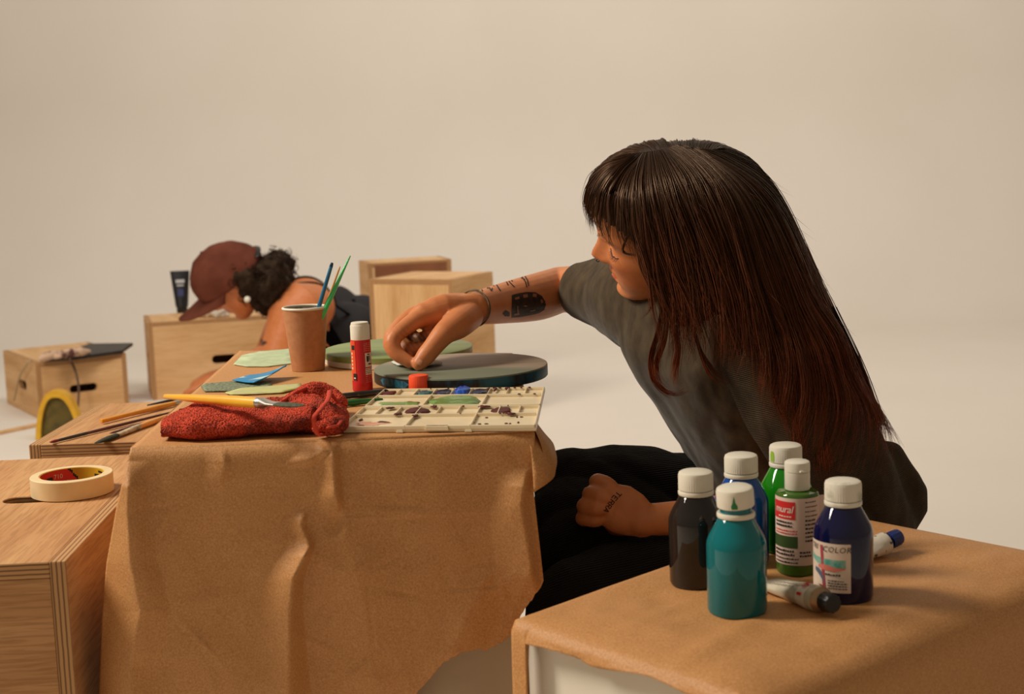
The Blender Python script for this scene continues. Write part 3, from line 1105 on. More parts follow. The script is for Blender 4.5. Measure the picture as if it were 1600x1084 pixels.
# ------------------------------------------------------------------ paper cup with three brushes / sticks
def cup():
    q = P(482, 577, TZ + 0.001)
    T = thing('paper_cup', 'brown paper cup with white rim holding three thin paintbrush handles', 'cup', q)
    M = TR(q)
    rb, rt, h = 0.0235, 0.0325, 0.0905
    mb = MB().lathe([(rb - 0.002, 0.002), (rb, 0.0), (rb + 0.0003, 0.002), (rt, h), (rt - 0.0008, h), (rb - 0.0006, 0.006), (0.001, 0.006)], 64, M, caps=True)
    obj('cup_wall', mb, material('brown_card', (178, 118, 76), 0.62, (188, 130, 86), 120, bump=0.05, bscale=300), T, smooth=40)
    a = np.linspace(0, 2 * PI, 65)[:-1]
    mb = MB()
    pts = [(math.cos(t), math.sin(t)) for t in np.linspace(0, 2 * PI, 13)[:-1]]
    mb.lathe([(rt - 0.0006 + 0.0019 * c, h + 0.0019 * s) for c, s in pts + pts[:1]], 64, M, caps=False)
    obj('rim', mb, m_white_plastic, T, smooth=180)
    mb = MB().lathe([(rt - 0.0013, h - 0.001), (rt - 0.0016, h - 0.014)], 64, M, caps=False)
    obj('inner_wall', mb, material('white_inner', (214, 206, 190), 0.5, (30, 96, 76), 30, ramp=(0.5, 0.62)), T, smooth=180)
    mb = MB().lathe([(0.001, h - 0.016), (rt - 0.004, h - 0.0155)], 48, M, caps=True)
    obj('paint_water', mb, material('murky_water', (26, 58, 52), 0.1), T, smooth=0)
    h0 = q[2] + 0.012

    def stick(label, p0, p1, r0, r1, mat_, tipmat):
        t = thing('paintbrush', label, 'paintbrush', p0, 'brush handles in the cup')
        Mx, L = axis_frame(p0, p1)
        mb = MB().lathe([(r0 * 0.6, 0), (r0, 0.002), (r0 * 1.05, L * 0.5), (r1, L * 0.96), (r1 * 0.6, L)], 16, Mx)
        b = obj('handle', mb, mat_, t, smooth=60)
        mb = MB().lathe([(r1 * 0.99, L * 0.957), (r1 * 1.04, L * 0.962), (r1 * 0.7, L + 0.0006), (0.0002, L + 0.0008)], 16, Mx)
        obj('handle_tip', mb, tipmat, t, smooth=60)
    tops = D(519, 411, 2.035), D(531, 417, 2.05), D(547, 400, 2.045)
    rims = D(497, 484, 2.035), D(507, 484, 2.055), D(508, 483, 2.035)
    cols = [material('blue_lacquer', (6, 92, 134), 0.3, (20, 110, 150), 50, coat=0.5), material('tan_lacquer', (214, 150, 86), 0.4), material('green_lacquer', (60, 196, 106), 0.3, (84, 206, 120), 60, coat=0.4)]
    tips = [material('dark_blue_tip', (8, 50, 84), 0.3), material('tan_tip', (226, 166, 100), 0.4), material('pale_green_tip', (110, 190, 120), 0.35)]
    names = ['thick blue paintbrush handle leaning in the brown paper cup', 'thin tan paintbrush handle between the blue and green ones in the cup', 'bright green tapered paintbrush handle leaning in the brown paper cup']
    rr = [(0.0030, 0.0026), (0.0017, 0.0013), (0.0036, 0.0014)]
    for tp, rm, c, t2, nm, (r0, r1) in zip(tops, rims, cols, tips, names, rr):
        d = rm - tp
        d /= np.linalg.norm(d)
        p0 = rm + d * 0.055
        p0[2] = max(p0[2], q[2] + 0.010)
        stick(nm, p0, tp, r0, r1, c, t2)


cup()


# ------------------------------------------------------------------ glue stick and its orange cap
def glue():
    q = P(567, 609, TZ + 0.001)
    T = thing('glue_stick', 'red glue stick with white top standing in front of the paper cup', 'glue stick', q)
    M = TR(q)
    R = 0.0133
    obj('barrel', MB().lathe([(R * 0.96, 0), (R, 0.001), (R, 0.0125), (R * 0.985, 0.013), (R * 0.985, 0.0665), (R * 0.97, 0.0672), (0.004, 0.0672)], 56, M), m_red, T, smooth=35)
    obj('twist_cap', MB().lathe([(R * 0.955, 0.0672), (R * 0.955, 0.0850), (R * 0.90, 0.0866), (R * 0.87, 0.0868), (R * 0.87, 0.0885), (R * 0.82, 0.0897), (0.002, 0.0899)], 56, M), m_white_plastic, T, smooth=35)
    th = math.atan2(-q[1], -q[0])
    mb = MB()
    f1 = cyl_map(q[0], q[1], R + 0.0001, th, q[2])
    f2 = cyl_map(q[0], q[1], R + 0.0003, th, q[2])
    V, F = rect_patch(-0.0185, 0.014, -0.0080, 0.0662, 14, 3)
    mb.add(f1(V), F, 0)
    V, F = rect_patch(0.0050, 0.0215, 0.0165, 0.0300, 12, 3)
    mb.add(f1(V), F, 1)
    V, F = rect_patch(0.0050, 0.0315, 0.0165, 0.0500, 12, 3)
    mb.add(f1(V), F, 1)
    for (u0, v0, u1, v1) in ((-0.0145, 0.0545, -0.009, 0.0605), (-0.0135, 0.0145, -0.0075, 0.0235), (0.0072, 0.0385, 0.0105, 0.0460), (0.0112, 0.040, 0.0122, 0.0465), (0.0128, 0.0375, 0.0136, 0.046), (0.0085, 0.0475, 0.0125, 0.0488), (0.0095, 0.0345, 0.0155, 0.0362)):
        V, F = rect_patch(u0, v0, u1, v1, 8, 3)
        mb.add(f2(V), F, 2)
    bars(mb, f2, 0.0055, 0.0280, 0.016, 3, 0.0024, 0.0009, 2, 21, 0.8)
    bars(mb, f2, 0.0038, 0.0625, 0.015, 5, 0.0024, 0.0010, 3, 22, 0.9)
    bars(mb, f2, 0.0050, 0.0190, 0.015, 4, 0.0024, 0.0009, 3, 23, 0.6)
    for k in range(5):
        V, F = rect_patch(-0.0160 + 0.0006 * (k % 2), 0.029 + k * 0.0048, -0.0125, 0.0318 + k * 0.0048, 4, 2)
        mb.add(f2(V), F, 4)
    V, F = rect_patch(-0.0122, 0.0165, -0.009, 0.0185, 4, 2)
    mb.add(cyl_map(q[0], q[1], R + 0.0005, th, q[2])(V), F, 1)
    obj('printed_wrap', mb, [material('orange_print', (236, 84, 44), 0.4), m_label, m_ink, material('pink_print', (232, 120, 108), 0.5), material('cream_print', (246, 196, 160), 0.5)], T, smooth=180)
    q = P(655, 611, TZ + 0.001)
    mb = MB()
    n = 120
    a = np.arange(n) * 2 * PI / n
    V = []
    prof = [(0.0128, 0), (0.0132, 0.001), (0.0127, 0.019), (0.0120, 0.0212), (0.0085, 0.0220), (0.001, 0.0220)]
    for i, (r, z) in enumerate(prof):
        rr = r * (1 + (0.018 * np.abs(np.sin(a * 14)) if i in (1, 2) else 0))
        V.append(np.stack([q[0] + rr * np.cos(a), q[1] + rr * np.sin(a), np.full(n, q[2] + z)], 1))
    V = np.concatenate(V)
    F = [(i * n + j, i * n + (j + 1) % n, (i + 1) * n + (j + 1) % n, (i + 1) * n + j) for i in range(5) for j in range(n)]
    F += [tuple(range(n - 1, -1, -1)), tuple(range(5 * n, 6 * n))]
    mb.add(V, F)
    tag(obj('orange_lid', mb, m_orange, None, smooth=40), 'orange ribbed cap standing alone in front of the dark round board', 'lid')


glue()


# ------------------------------------------------------------------ round boards
def boards():
    m_top = material('grey_brown_paint', (140, 120, 100), 0.55, (166, 147, 128), 26, (0.25, 3, 1), (0.3, 0.75), 8, bump=0.08, bscale=120)
    nt = m_top.node_tree
    # one half brushed teal: a painted area with a straight brushed border
    b = nt.nodes['Principled BSDF']
    tc = nt.nodes.new('ShaderNodeTexCoord')
    sx = nt.nodes.new('ShaderNodeSeparateXYZ')
    nt.links.new(tc.outputs['Object'], sx.inputs[0])
    nn = nt.nodes.new('ShaderNodeTexNoise')
    nn.inputs['Scale'].default_value = 30
    mp = nt.nodes.new('ShaderNodeMapping')
    mp.inputs['Scale'].default_value = (0.2, 4, 1)
    nt.links.new(tc.outputs['Object'], mp.inputs[0])
    nt.links.new(mp.outputs[0], nn.inputs['Vector'])
    a1 = nt.nodes.new('ShaderNodeMath')
    a1.operation = 'MULTIPLY_ADD'
    a1.inputs[1].default_value = 0.05
    nt.links.new(nn.outputs['Fac'], a1.inputs[0])
    a2 = nt.nodes.new('ShaderNodeMath')
    a2.operation = 'MULTIPLY_ADD'
    a2.inputs[1].default_value = 0.45
    nt.links.new(sx.outputs['X'], a2.inputs[0])
    nt.links.new(sx.outputs['Y'], a2.inputs[2])
    nt.links.new(a2.outputs[0], a1.inputs[2])
    rp = nt.nodes.new('ShaderNodeValToRGB')
    rp.color_ramp.elements[0].position, rp.color_ramp.elements[1].position = 0.0, 0.035
    rp.color_ramp.elements[0].color, rp.color_ramp.elements[1].color = (1, 1, 1, 1), (0, 0, 0, 1)
    nt.links.new(a1.outputs[0], rp.inputs['Fac'])
    old = b.inputs['Base Color'].links[0].from_socket
    mx = nt.nodes.new('ShaderNodeMix')
    mx.data_type = 'RGBA'
    nt.links.new(rp.outputs['Color'], mx.inputs['Factor'])
    nt.links.new(old, mx.inputs['A'])
    mx.inputs['B'].default_value = lin((112, 116, 96))
    nt.links.new(mx.outputs['Result'], b.inputs['Base Color'])
    m_side = material('teal_black_edge', (17, 19, 22), 0.5, (4, 92, 122), 24, (1, 1, 0.6), (0.45, 0.58), 6, bump=0.1, bscale=200)
    q = P(720, 570, TZ + 0.018)
    R = 0.1185
    T = thing('round_board', 'round canvas board painted dark grey with blue edge, under the reaching hand', 'painting', (q[0], q[1], TZ + 0.001))
    M = TR((q[0], q[1], TZ + 0.001))
    mb = MB().lathe([(R - 0.001, 0), (R, 0.0012), (R, 0.0145)], 96, M, caps=False)
    mb.add(xf(M, [((R - 0.001) * math.cos(t), (R - 0.001) * math.sin(t), 0) for t in np.linspace(0, 2 * PI, 97)[:-1]]), [tuple(range(95, -1, -1))])
    obj('edge', mb, m_side, T, smooth=40)
    mb = MB().lathe([(R, 0.0145), (R - 0.0005, 0.0162), (R - 0.002, 0.017), (0.001, 0.017)], 96, M)
    obj('painted_face', mb, m_top, T, smooth=40)
    mb = MB()
    fm = cyl_map(q[0], q[1], R + 0.0004, PI + 0.74, TZ + 0.001)
    V, F = rect_patch(-0.030, 0.0, 0.030, 1.0, 40, 6)
    lo = np.array([0.0025 + 0.0022 * noise.noise(Vector((u * 160, 1, 2))) for u in V[:, 0]])
    hi = np.array([0.0128 + 0.0016 * noise.noise(Vector((u * 200, 5, 2))) for u in V[:, 0]])
    e = np.clip(1 - (np.abs(V[:, 0]) / 0.030)**6, 0.05, 1)
    V[:, 1] = lo + (hi - lo) * (0.5 + (V[:, 1] - 0.5) * e)
    mb.add(fm(V), F)
    o = obj('paint_patch', mb, material('bright_teal_dabs', (2, 112, 142), 0.5, (8, 66, 84), 190, (1, 1, 0.5), (0.42, 0.62), 4), T, smooth=180)
    o['label'] = 'bright teal paint dabs on the board edge'
    global DISC_TOP
    DISC_TOP = TZ + 0.018
    q = P(622, 545, TZ + 0.016)
    R = 0.112
    T = thing('round_board', 'round canvas board painted sage green behind the reaching hand', 'painting', (q[0], q[1], TZ + 0.001))
    M = TR((q[0], q[1], TZ + 0.001))
    mb = MB().lathe([(R - 0.001, 0), (R, 0.001), (R, 0.0085)], 96, M, caps=False)
    mb.add(xf(M, [((R - 0.001) * math.cos(t), (R - 0.001) * math.sin(t), 0) for t in np.linspace(0, 2 * PI, 97)[:-1]]), [tuple(range(95, -1, -1))])
    obj('edge', mb, material('unpainted_canvas_edge', (216, 206, 190), 0.7), T, smooth=40)
    mb = MB().lathe([(R + 0.0002, 0.0085), (R + 0.0004, 0.0165), (R - 0.0015, 0.018), (0.001, 0.018)], 96, M)
    obj('painted_face', mb, material('sage_paint', (116, 134, 74), 0.42, (132, 148, 90), 16, (0.3, 2, 1), detail=6, bump=0.05, bscale=120), T, smooth=40)


boards()


# ------------------------------------------------------------------ scraps of painted paper
def scrap(name, label, outline, z, mat_, th=0.0012, curl=None, jag=0.0008, seed=1, cat='paper scrap', group=None):
    pts = [P(x, y, z) for x, y in outline]
    n = len(pts)
    dense = []
    for i in range(n):
        a, b = pts[i], pts[(i + 1) % n]
        k = max(2, int(np.linalg.norm(b - a) / 0.004))
        for j in range(k):
            q = a + (b - a) * j / k
            q = q + np.array((noise.noise(Vector((q[0] * 150, q[1] * 150, seed))), noise.noise(Vector((q[0] * 150, q[1] * 150, seed + 9))), 0)) * jag
            dense.append(q)
    bm = bmesh.new()
    vs = [bm.verts.new(q) for q in dense]
    es = [bm.edges.new((vs[i], vs[(i + 1) % len(vs)])) for i in range(len(vs))]
    bmesh.ops.triangle_fill(bm, edges=es, use_beauty=True)
    for _ in range(2):
        long = [e for e in bm.edges if e.calc_length() > 0.012]
        if long:
            bmesh.ops.subdivide_edges(bm, edges=long, cuts=1)
            bmesh.ops.triangulate(bm, faces=bm.faces[:])
    bm.normal_update()
    for f in bm.faces:
        if f.normal.z < 0:
            f.normal_flip()
    bm.verts.index_update()
    V = np.array([v.co[:] for v in bm.verts])
    F = [tuple(v.index for v in f.verts) for f in bm.faces]
    bm.free()
    V[:, 2] += th
    if curl is not None:
        V[:, 2] += curl(V)
    mb = MB().add(V, F)
    o = obj(name, mb, mat_, None, smooth=180, solid=th)
    return tag(o, label, cat, group)


def scraps():
    z = TZ + 0.0014
    mint = material('mint_painted_paper', (176, 190, 150), 0.7, (190, 204, 166), 60, bump=0.05)
    scrap('paper_scrap', 'long pale mint paper strip with torn edge lying behind the paper cup', [(365, 570), (378, 560), (405, 554), (460, 549), (470, 560), (462, 568), (420, 573), (385, 573)], z, mint, seed=2,
          curl=lambda V: 0.004 * np.clip((V[:, 1] - V[:, 1].min()) / 0.1, 0, 1)**2, jag=0.002)
    scrap('paper_scrap', 'grey green textured paper piece under the blue paper near the table edge', [(314, 604), (322, 600), (372, 596), (424, 597), (424, 607), (370, 611), (320, 612)], z,
          material('grey_green_texture', (92, 100, 78), 0.8, (140, 148, 122), 260, (1, 1, 1), (0.4, 0.6), 6, bump=0.3, bscale=400), seed=3)
    scrap('paper_scrap', 'pale sage paper strip with yellow stain behind the red towel', [(352, 614), (378, 607), (420, 604), (470, 600), (474, 606), (440, 614), (400, 616), (360, 617)], z + 0.0005,
          material('sage_paper_strip', (184, 186, 142), 0.75, (198, 196, 122), 45, bump=0.08), seed=4, jag=0.0014)
    scrap('paper_scrap', 'bright blue printed paper piece with lifted corner left of the cup', [(363, 596), (390, 588), (449, 586), (447, 588), (420, 597), (398, 602)], z + 0.002,
          material('blue_white_print', (10, 132, 186), 0.45, (186, 214, 214), 26, ramp=(0.60, 0.64), detail=1), seed=5,
          curl=lambda V: 0.012 * np.clip((V[:, 0] + 0.37) / 0.05, 0, 1)**2 + 0.0015, jag=0.0003)
    scrap('paper_scrap', 'small torn white paper under the fingertips on the dark round board', [(611, 566), (622, 562), (650, 563), (690, 567), (691, 570), (668, 574), (644, 575), (622, 573)], DISC_TOP + 0.0006,
          material('white_torn_paper', (206, 202, 190), 0.75, (196, 196, 186), 80), 0.0008, lambda V: 0.0015 + 0.0012 * np.sin(V[:, 0] * 160), seed=6, jag=0.0022)


scraps()


# ------------------------------------------------------------------ brushes lying about
def brush(label, p_end, p_tip, rh, handle, fl=(0.22, 0.30), ferrule=None, bristle=None, flat=1.0, hair_r=1.0, group=None, rise=(0, 0, 1), end_r=0.45, paint_band=None):
    """p_end: end of the handle, p_tip: tip of the bristles; fl = where ferrule starts / bristles start (fraction from the tip)"""
    p_end, p_tip = np.array(p_end, float), np.array(p_tip, float)
    M, L = axis_frame(p_end, p_tip, rise)
    base = (p_end + p_tip) / 2
    base[2] = min(p_end[2], p_tip[2]) - rh
    T = thing('paintbrush', label, 'paintbrush', base, group)
    z1, z2 = L * (1 - fl[1]), L * (1 - fl[0])
    prof = [(rh * end_r * 0.7, 0), (rh * end_r, 0.0015), (rh * 0.75, z1 * 0.35), (rh, z1 * 0.8), (rh * 0.86, z1)]
    n = 24
    h = obj('handle', MB().lathe(prof, n, M), handle, T, smooth=50)

    def oval(prof, M):
        mb = MB()
        a = np.arange(n) * 2 * PI / n
        V = np.concatenate([np.stack([rx * np.cos(a), ry * np.sin(a), np.full(n, z)], 1) for rx, ry, z in prof])
        k = len(prof)
        F = [(i * n + j, i * n + (j + 1) % n, (i + 1) * n + (j + 1) % n, (i + 1) * n + j) for i in range(k - 1) for j in range(n)]
        F += [tuple(range(n - 1, -1, -1)), tuple(range((k - 1) * n, k * n))]
        return mb.add(xf(M, V), F)
    r2 = rh * hair_r
    e = (z2 - z1)
    obj('ferrule', oval([(rh * 0.9, rh * 0.9, z1 - 0.001), (rh * 0.95, rh * 0.95, z1 + e * 0.1), (rh * 0.88, rh * 0.88, z1 + e * 0.16), (rh * 0.95, rh * 0.96, z1 + e * 0.24), (rh * 0.9 * flat + rh * 0.0, r2 * 0.8 + rh * 0.15, z1 + e * 0.6), (rh * 0.8 * flat, r2, z2)], M), ferrule or m_steel, T, smooth=50)
    obj('bristles', oval([(rh * 0.78 * flat, r2 * 0.98, z2 - 0.0005), (rh * 0.9 * flat, r2 * 1.08, z2 + (L - z2) * 0.4), (rh * 0.6 * flat, r2 * 0.9, z2 + (L - z2) * 0.8), (rh * 0.2 * flat, r2 * 0.55, L)], M), bristle or m_bristle, T, smooth=50)
    return T


def brushes():
    dkred = material('dark_red_lacquer', (96, 26, 24), 0.3, (70, 22, 20), 40, coat=0.4)
    blk = material('black_lacquer', (30, 26, 24), 0.3, coat=0.4)
    z = BZ + 0.0045
    g = 'paintbrushes on the plywood box'
    bl = P(300, 620, BZ)
    brush('paintbrush with long ochre handle, rearmost on the plywood box', P(158, 658, z + 0.001), P(318, 619, z + 0.001), 0.0048, m_ochre_paint, group=g, end_r=0.8)
    brush('thin black paintbrush lying across the rear of the plywood box', P(230, 633, z), P(312, 616, z), 0.0028, blk, group=g)
    brush('long thin dark red paintbrush along the middle of the plywood box', P(296, 637, z), P(78, 691, z - 0.001), 0.0028, dkred, fl=(0.05, 0.24), ferrule=blk, bristle=material('red_tip', (120, 30, 26), 0.6), group=g)
    brush('second dark red paintbrush lying behind the pale ferruled one', P(290, 641, z), P(172, 677, z), 0.0022, dkred, fl=(0.1, 0.2), ferrule=dkred, bristle=dkred, group=g)
    brush('paintbrush with ochre handle, pale ferrule and dark green bristles on the plywood box', P(275, 645, z + 0.001), P(150, 692, z - 0.0005), 0.0050, m_ochre_paint, fl=(0.24, 0.52), ferrule=material('pale_ferrule', (206, 186, 152), 0.4, (120, 104, 76), 60), bristle=material('green_black_bristle', (34, 42, 30), 0.8, (52, 60, 40), 200), flat=0.8, hair_r=1.1, group=g)
    # on the table, behind the palette
    z = TZ + 0.006
    g = 'paintbrushes behind the palette'
    brush('black paintbrush speckled with paint, in front of the glue stick', P(640, 608, z - 0.002), P(505, 622, z), 0.0044, material('speckled_black', (28, 26, 24), 0.45, (92, 78, 48), 150, ramp=(0.62, 0.7)), fl=(0.15, 0.3), ferrule=blk, group=g)
    brush('green and tan paintbrush beside the palette, in front of the black one', P(598, 624, z - 0.001), P(500, 634, z), 0.0042, material('green_tan_lacquer', (24, 92, 30), 0.4, (30, 110, 40), 40), fl=(0.2, 0.4), ferrule=material('tan_wood', (206, 160, 100), 0.5), group=g)
    # the big yellow brush on the towel
    brush('large flat paintbrush with yellow handle lying across the red towel', P(257, 619, TZ + 0.037), P(474, 634, TZ + 0.047), 0.0064, m_yellow_paint, fl=(0.165, 0.305), flat=0.42, hair_r=1.25, end_r=0.42)


brushes()


# ------------------------------------------------------------------ palette
def palette():
    z = TZ + 0.0014
    A, B, C, Dd = P(531, 676, z), P(838, 673, z), P(852, 612, z), P(600, 615, z)
    base = (A + B + C + Dd) / 4
    T = thing('paint_palette', 'cream plastic watercolour palette with wells of paint at the front table edge', 'palette', (base[0], base[1], z))

    def at(u, v, h):
        q = (A * (1 - u) + B * u) * (1 - v) + (Dd * (1 - u) + C * u) * v
        return q + np.array((0, 0, h))

    def brick(mb, u0, v0, u1, v1, h0, h1, mi=0, tap=0.0):
        V = [at(u0, v0, h0), at(u1, v0, h0), at(u1, v1, h0), at(u0, v1, h0)]
        V += [at(u0 + tap, v0 + tap, h1), at(u1 - tap, v0 + tap, h1), at(u1 - tap, v1 - tap, h1), at(u0 + tap, v1 - tap, h1)]
        mb.add(V, [(3, 2, 1, 0), (4, 5, 6, 7), (0, 1, 5, 4), (1, 2, 6, 5), (2, 3, 7, 6), (3, 0, 4, 7)], mi)
    HB, HR = 0.0032, 0.0066
    cream = material('cream_plastic', (226, 206, 168), 0.35, (232, 214, 178), 25, coat=0.2)
    for half, (v0, v1) in enumerate(((0.0, 0.492), (0.508, 1.0))):
        mb = MB()
        brick(mb, 0, v0, 1, v1, 0, HB)
        w = 0.013
        hv = v1 - v0
        vw = v0 + hv * 0.60        # between mixing fields and wells
        brick(mb, 0, v0, 1, v0 + 0.022, HB, HR, tap=0.003)
        brick(mb, 0, v1 - 0.018, 1, v1, HB, HR, tap=0.003)
        brick(mb, 0, v0, w, v1, HB, HR, tap=0.003)
        brick(mb, 1 - w, v0, 1, v1, HB, HR, tap=0.003)
        brick(mb, w, vw - 0.009, 1 - w, vw + 0.009, HB, HR, tap=0.003)
        for k in (1 / 3, 2 / 3):
            brick(mb, k - 0.006, v0, k + 0.006, vw, HB, HR, tap=0.0025)
        nw = 9
        for k in range(1, nw):
            brick(mb, k / nw - 0.005, vw, k / nw + 0.005, v1, HB, HR, tap=0.0022)
        if half == 0:
            brick(mb, 0.44, v0 - 0.012, 0.56, v0 + 0.022, 0.002, HR, tap=0.004)
            for k in (0.31, 0.66):
                brick(mb, k - 0.018, v0 - 0.010, k + 0.018, v0, 0.0, 0.003, tap=0.004)
        obj('tray', mb, cream, T, smooth=0, bevel=0.0008)
    # paint in wells and mixing fields: irregular raised pools
    cols = {'maroon': material('maroon_paint', (66, 16, 14), 0.5, (92, 26, 20), 90, spec=0.25), 'navy': material('navy_pool', (14, 24, 56), 0.3, (20, 36, 78), 90, coat=0.4),
            'blue': material('cobalt_pool', (16, 70, 176), 0.3, (26, 92, 200), 90, coat=0.4), 'teal': material('teal_pool', (6, 92, 106), 0.3, (20, 110, 110), 90, coat=0.4),
            'green': material('leaf_green_pool', (72, 118, 34), 0.35, (110, 152, 58), 50, (0.4, 2, 1), coat=0.4), 'wash': material('green_wash', (132, 158, 92), 0.4, (92, 128, 56), 50, (0.4, 2, 1)),
            'peach': material('peach_wash', (222, 168, 134), 0.4, (206, 136, 106), 60)}
    rr = random.Random(4)

    def blob(c, u, v, ru, rv, h, seed, n=40, lobes=0.35, hz=None):
        mb = MB()
        rings = [(1.0, 0.0), (0.9, 0.8), (0.6, 1.0), (0.25, 0.9), (0.02, 1.0)]
        V = []
        for s, hh in rings:
            for k in range(n):
                a = 2 * PI * k / n
                e = 1 + lobes * noise.noise(Vector((math.cos(a) * 1.6, math.sin(a) * 1.6, seed))) * 1.6
                V.append(at(u + ru * s * e * math.cos(a), v + rv * s * e * math.sin(a), (hz if hz is not None else HB) + 0.0001 + h * hh * (1 + 0.22 * noise.noise(Vector((s * 4 * math.cos(a), s * 4 * math.sin(a), seed + 5))))))
        F = [(i * n + j, i * n + (j + 1) % n, (i + 1) * n + (j + 1) % n, (i + 1) * n + j) for i in range(len(rings) - 1) for j in range(n)]
        F += [tuple(range(n - 1, -1, -1)), tuple(range((len(rings) - 1) * n, len(rings) * n))]
        mb.add(V, F)
        o = obj('paint_pool', mb, cols[c], T, smooth=60)
        o['label'] = {'maroon': 'maroon paint spot', 'navy': 'navy paint', 'blue': 'cobalt blue paint', 'teal': 'teal paint', 'green': 'leaf green paint', 'wash': 'thin green wash', 'peach': 'peach wash'}[c]
    wv1, wv0 = 0.90, 0.395     # rows of wells: back half, front half
    blob('maroon', 0.06, wv1, 0.042, 0.055, 0.003, 1)
    blob('teal', 0.275, wv1, 0.042, 0.06, 0.003, 2)
    blob('navy', 0.39, wv1, 0.050, 0.07, 0.004, 3, lobes=0.15)
    blob('blue', 0.50, wv1 + 0.03, 0.046, 0.085, 0.0065, 4, lobes=0.15)
    blob('navy', 0.61, wv1, 0.052, 0.07, 0.004, 5, lobes=0.15)
    blob('green', 0.500, 0.655, 0.160, 0.140, 0.0032, 6, lobes=0.15)
    blob('wash', 0.17, 0.63, 0.10, 0.06, 0.0012, 7, lobes=0.4)
    blob('green', 0.25, 0.62, 0.05, 0.045, 0.0018, 8, lobes=0.5)
    blob('maroon', 0.315, wv0, 0.060, 0.080, 0.003, 9)
    blob('maroon', 0.79, wv0, 0.060, 0.075, 0.003, 10)
    blob('peach', 0.125, 0.13, 0.075, 0.06, 0.0008, 11, lobes=0.6)
    # spatter along rims
    for k in range(34):
        u = rr.choice([rr.uniform(0.02, 0.98), rr.uniform(0.66, 0.98)])
        v = rr.choice([0.99, 0.60 * 0.492, 0.99, 0.80, rr.uniform(0.08, 0.28), 0.485])
        hz = HR - 0.0006 if v in (0.99, 0.485, 0.80, 0.60 * 0.492) else HB
        blob('maroon', u, v, rr.uniform(0.003, 0.010), rr.uniform(0.008, 0.018), 0.0008, 20 + k, n=14, lobes=0.5, hz=hz)
    for (u, v, a, b_) in ((0.16, 0.46, 0.02, 0.02), (0.24, 0.30, 0.018, 0.03), (0.34, 0.255, 0.016, 0.025), (0.69, 0.47, 0.03, 0.018), (0.055, 0.22, 0.009, 0.03), (0.185, 0.155, 0.03, 0.02), (0.09, 0.075, 0.022, 0.014), (0.15, 0.06, 0.03, 0.012), (0.405, 0.485, 0.016, 0.03), (0.70, 0.95, 0.008, 0.05), (0.655, 0.95, 0.008, 0.05), (0.765, 0.97, 0.010, 0.04), (0.85, 0.28, 0.02, 0.02)):
        blob('maroon', u, v, a, b_, 0.0012, int(u * 100) + 70, n=18, lobes=0.5, hz=HR - 0.0008 if v in (0.46, 0.47, 0.485, 0.28, 0.95, 0.97, 0.30, 0.255) else HB)


palette()


# ------------------------------------------------------------------ masking tape roll
def tape():
    q = P(114, 769, BZ + 0.0008)
    T = thing('tape_roll', 'roll of cream masking tape lying flat on the plywood box', 'tape', q)
    M = TR(q)
    ro, ri, h = 0.0515, 0.0405, 0.0245
    obj('tape_winding', MB().lathe([(ri, 0.0), (ro - 0.0008, 0.0), (ro, 0.0008), (ro, h - 0.0008), (ro - 0.0008, h), (ri, h), (ri, 0)], 128, M, caps=False), material('masking_tape', (222, 196, 150), 0.55, (230, 206, 164), 40), T, smooth=40)
    rc = ri - 0.0015
    n = 120
    a = np.linspace(0, 2 * PI, n + 1)
    zs = np.linspace(0.0004, h - 0.0006, 12)
    mb = MB()
    V = np.array([(rc * math.cos(t), rc * math.sin(t), z) for t in a for z in zs])
    F, mi = [], []
    for i in range(n):
        for j in range(11):
            F.append((i * 12 + j, i * 12 + j + 1, (i + 1) * 12 + j + 1, (i + 1) * 12 + j))
            t, z = a[i] / PI * 180, zs[j] / h
            # the printed core: red on the left, yellow on the right, a slanting black stripe between
            s = (t - (98 - 26 * (0.5 - z)))
            mi.append(0 if s > 3 else (2 if s > -1 else 1))
    mb.add(xf(M, V), F)
    mb.m = mi
    V = np.concatenate([xf(M, [(r_ * math.cos(t), r_ * math.sin(t), z) for t in a]) for r_, z in ((ri, 0.0004), (rc, 0.0004), (ri, h - 0.0006), (rc, h - 0.0006))])
    k = n + 1
    F = [(i, i + 1, k + i + 1, k + i) for i in range(n)] + [(2 * k + i, 3 * k + i, 3 * k + i + 1, 2 * k + i + 1) for i in range(n)]
    mb.add(V, F, 1)
    core = obj('core', mb, [m_redprint, material('yellow_print', (206, 166, 30), 0.45, (190, 148, 26), 30), m_ink], T, smooth=180)

    def inner(V, th, z):
        t = th - V[:, 0] / (rc - 0.0004)
        return xf(M, np.stack([(rc - 0.0004) * np.cos(t), (rc - 0.0004) * np.sin(t), z + V[:, 1]], 1))
    mb = MB()
    V, F = text_mesh('710', 0.0085)
    mb.add(inner(V, math.radians(143), 0.0125), F, 0)
    obj('core_number', mb, m_label, core, smooth=180)
    mb = MB()
    bars(mb, lambda V: inner(V, math.radians(134), 0), 0, 0.0065, 0.024, 1, 0.002, 0.003, 0, 31, 1.0)
    for th, z0, z1, w in ((160, 0.008, 0.016, 0.010), (60, 0.010, 0.0165, 0.020), (48, 0.019, 0.0215, 0.022)):
        V, F = rect_patch(0, z0, w, z1, 10, 3)
        mb.add(inner(V, math.radians(th), 0), F, 1)
    V, F = rect_patch(0, 0.004, 0.010, 0.021, 10, 3)
    mb.add(inner(V, math.radians(33), 0), F, 0)
    obj('core_print', mb, [m_label, m_ink], core, smooth=180)


tape()


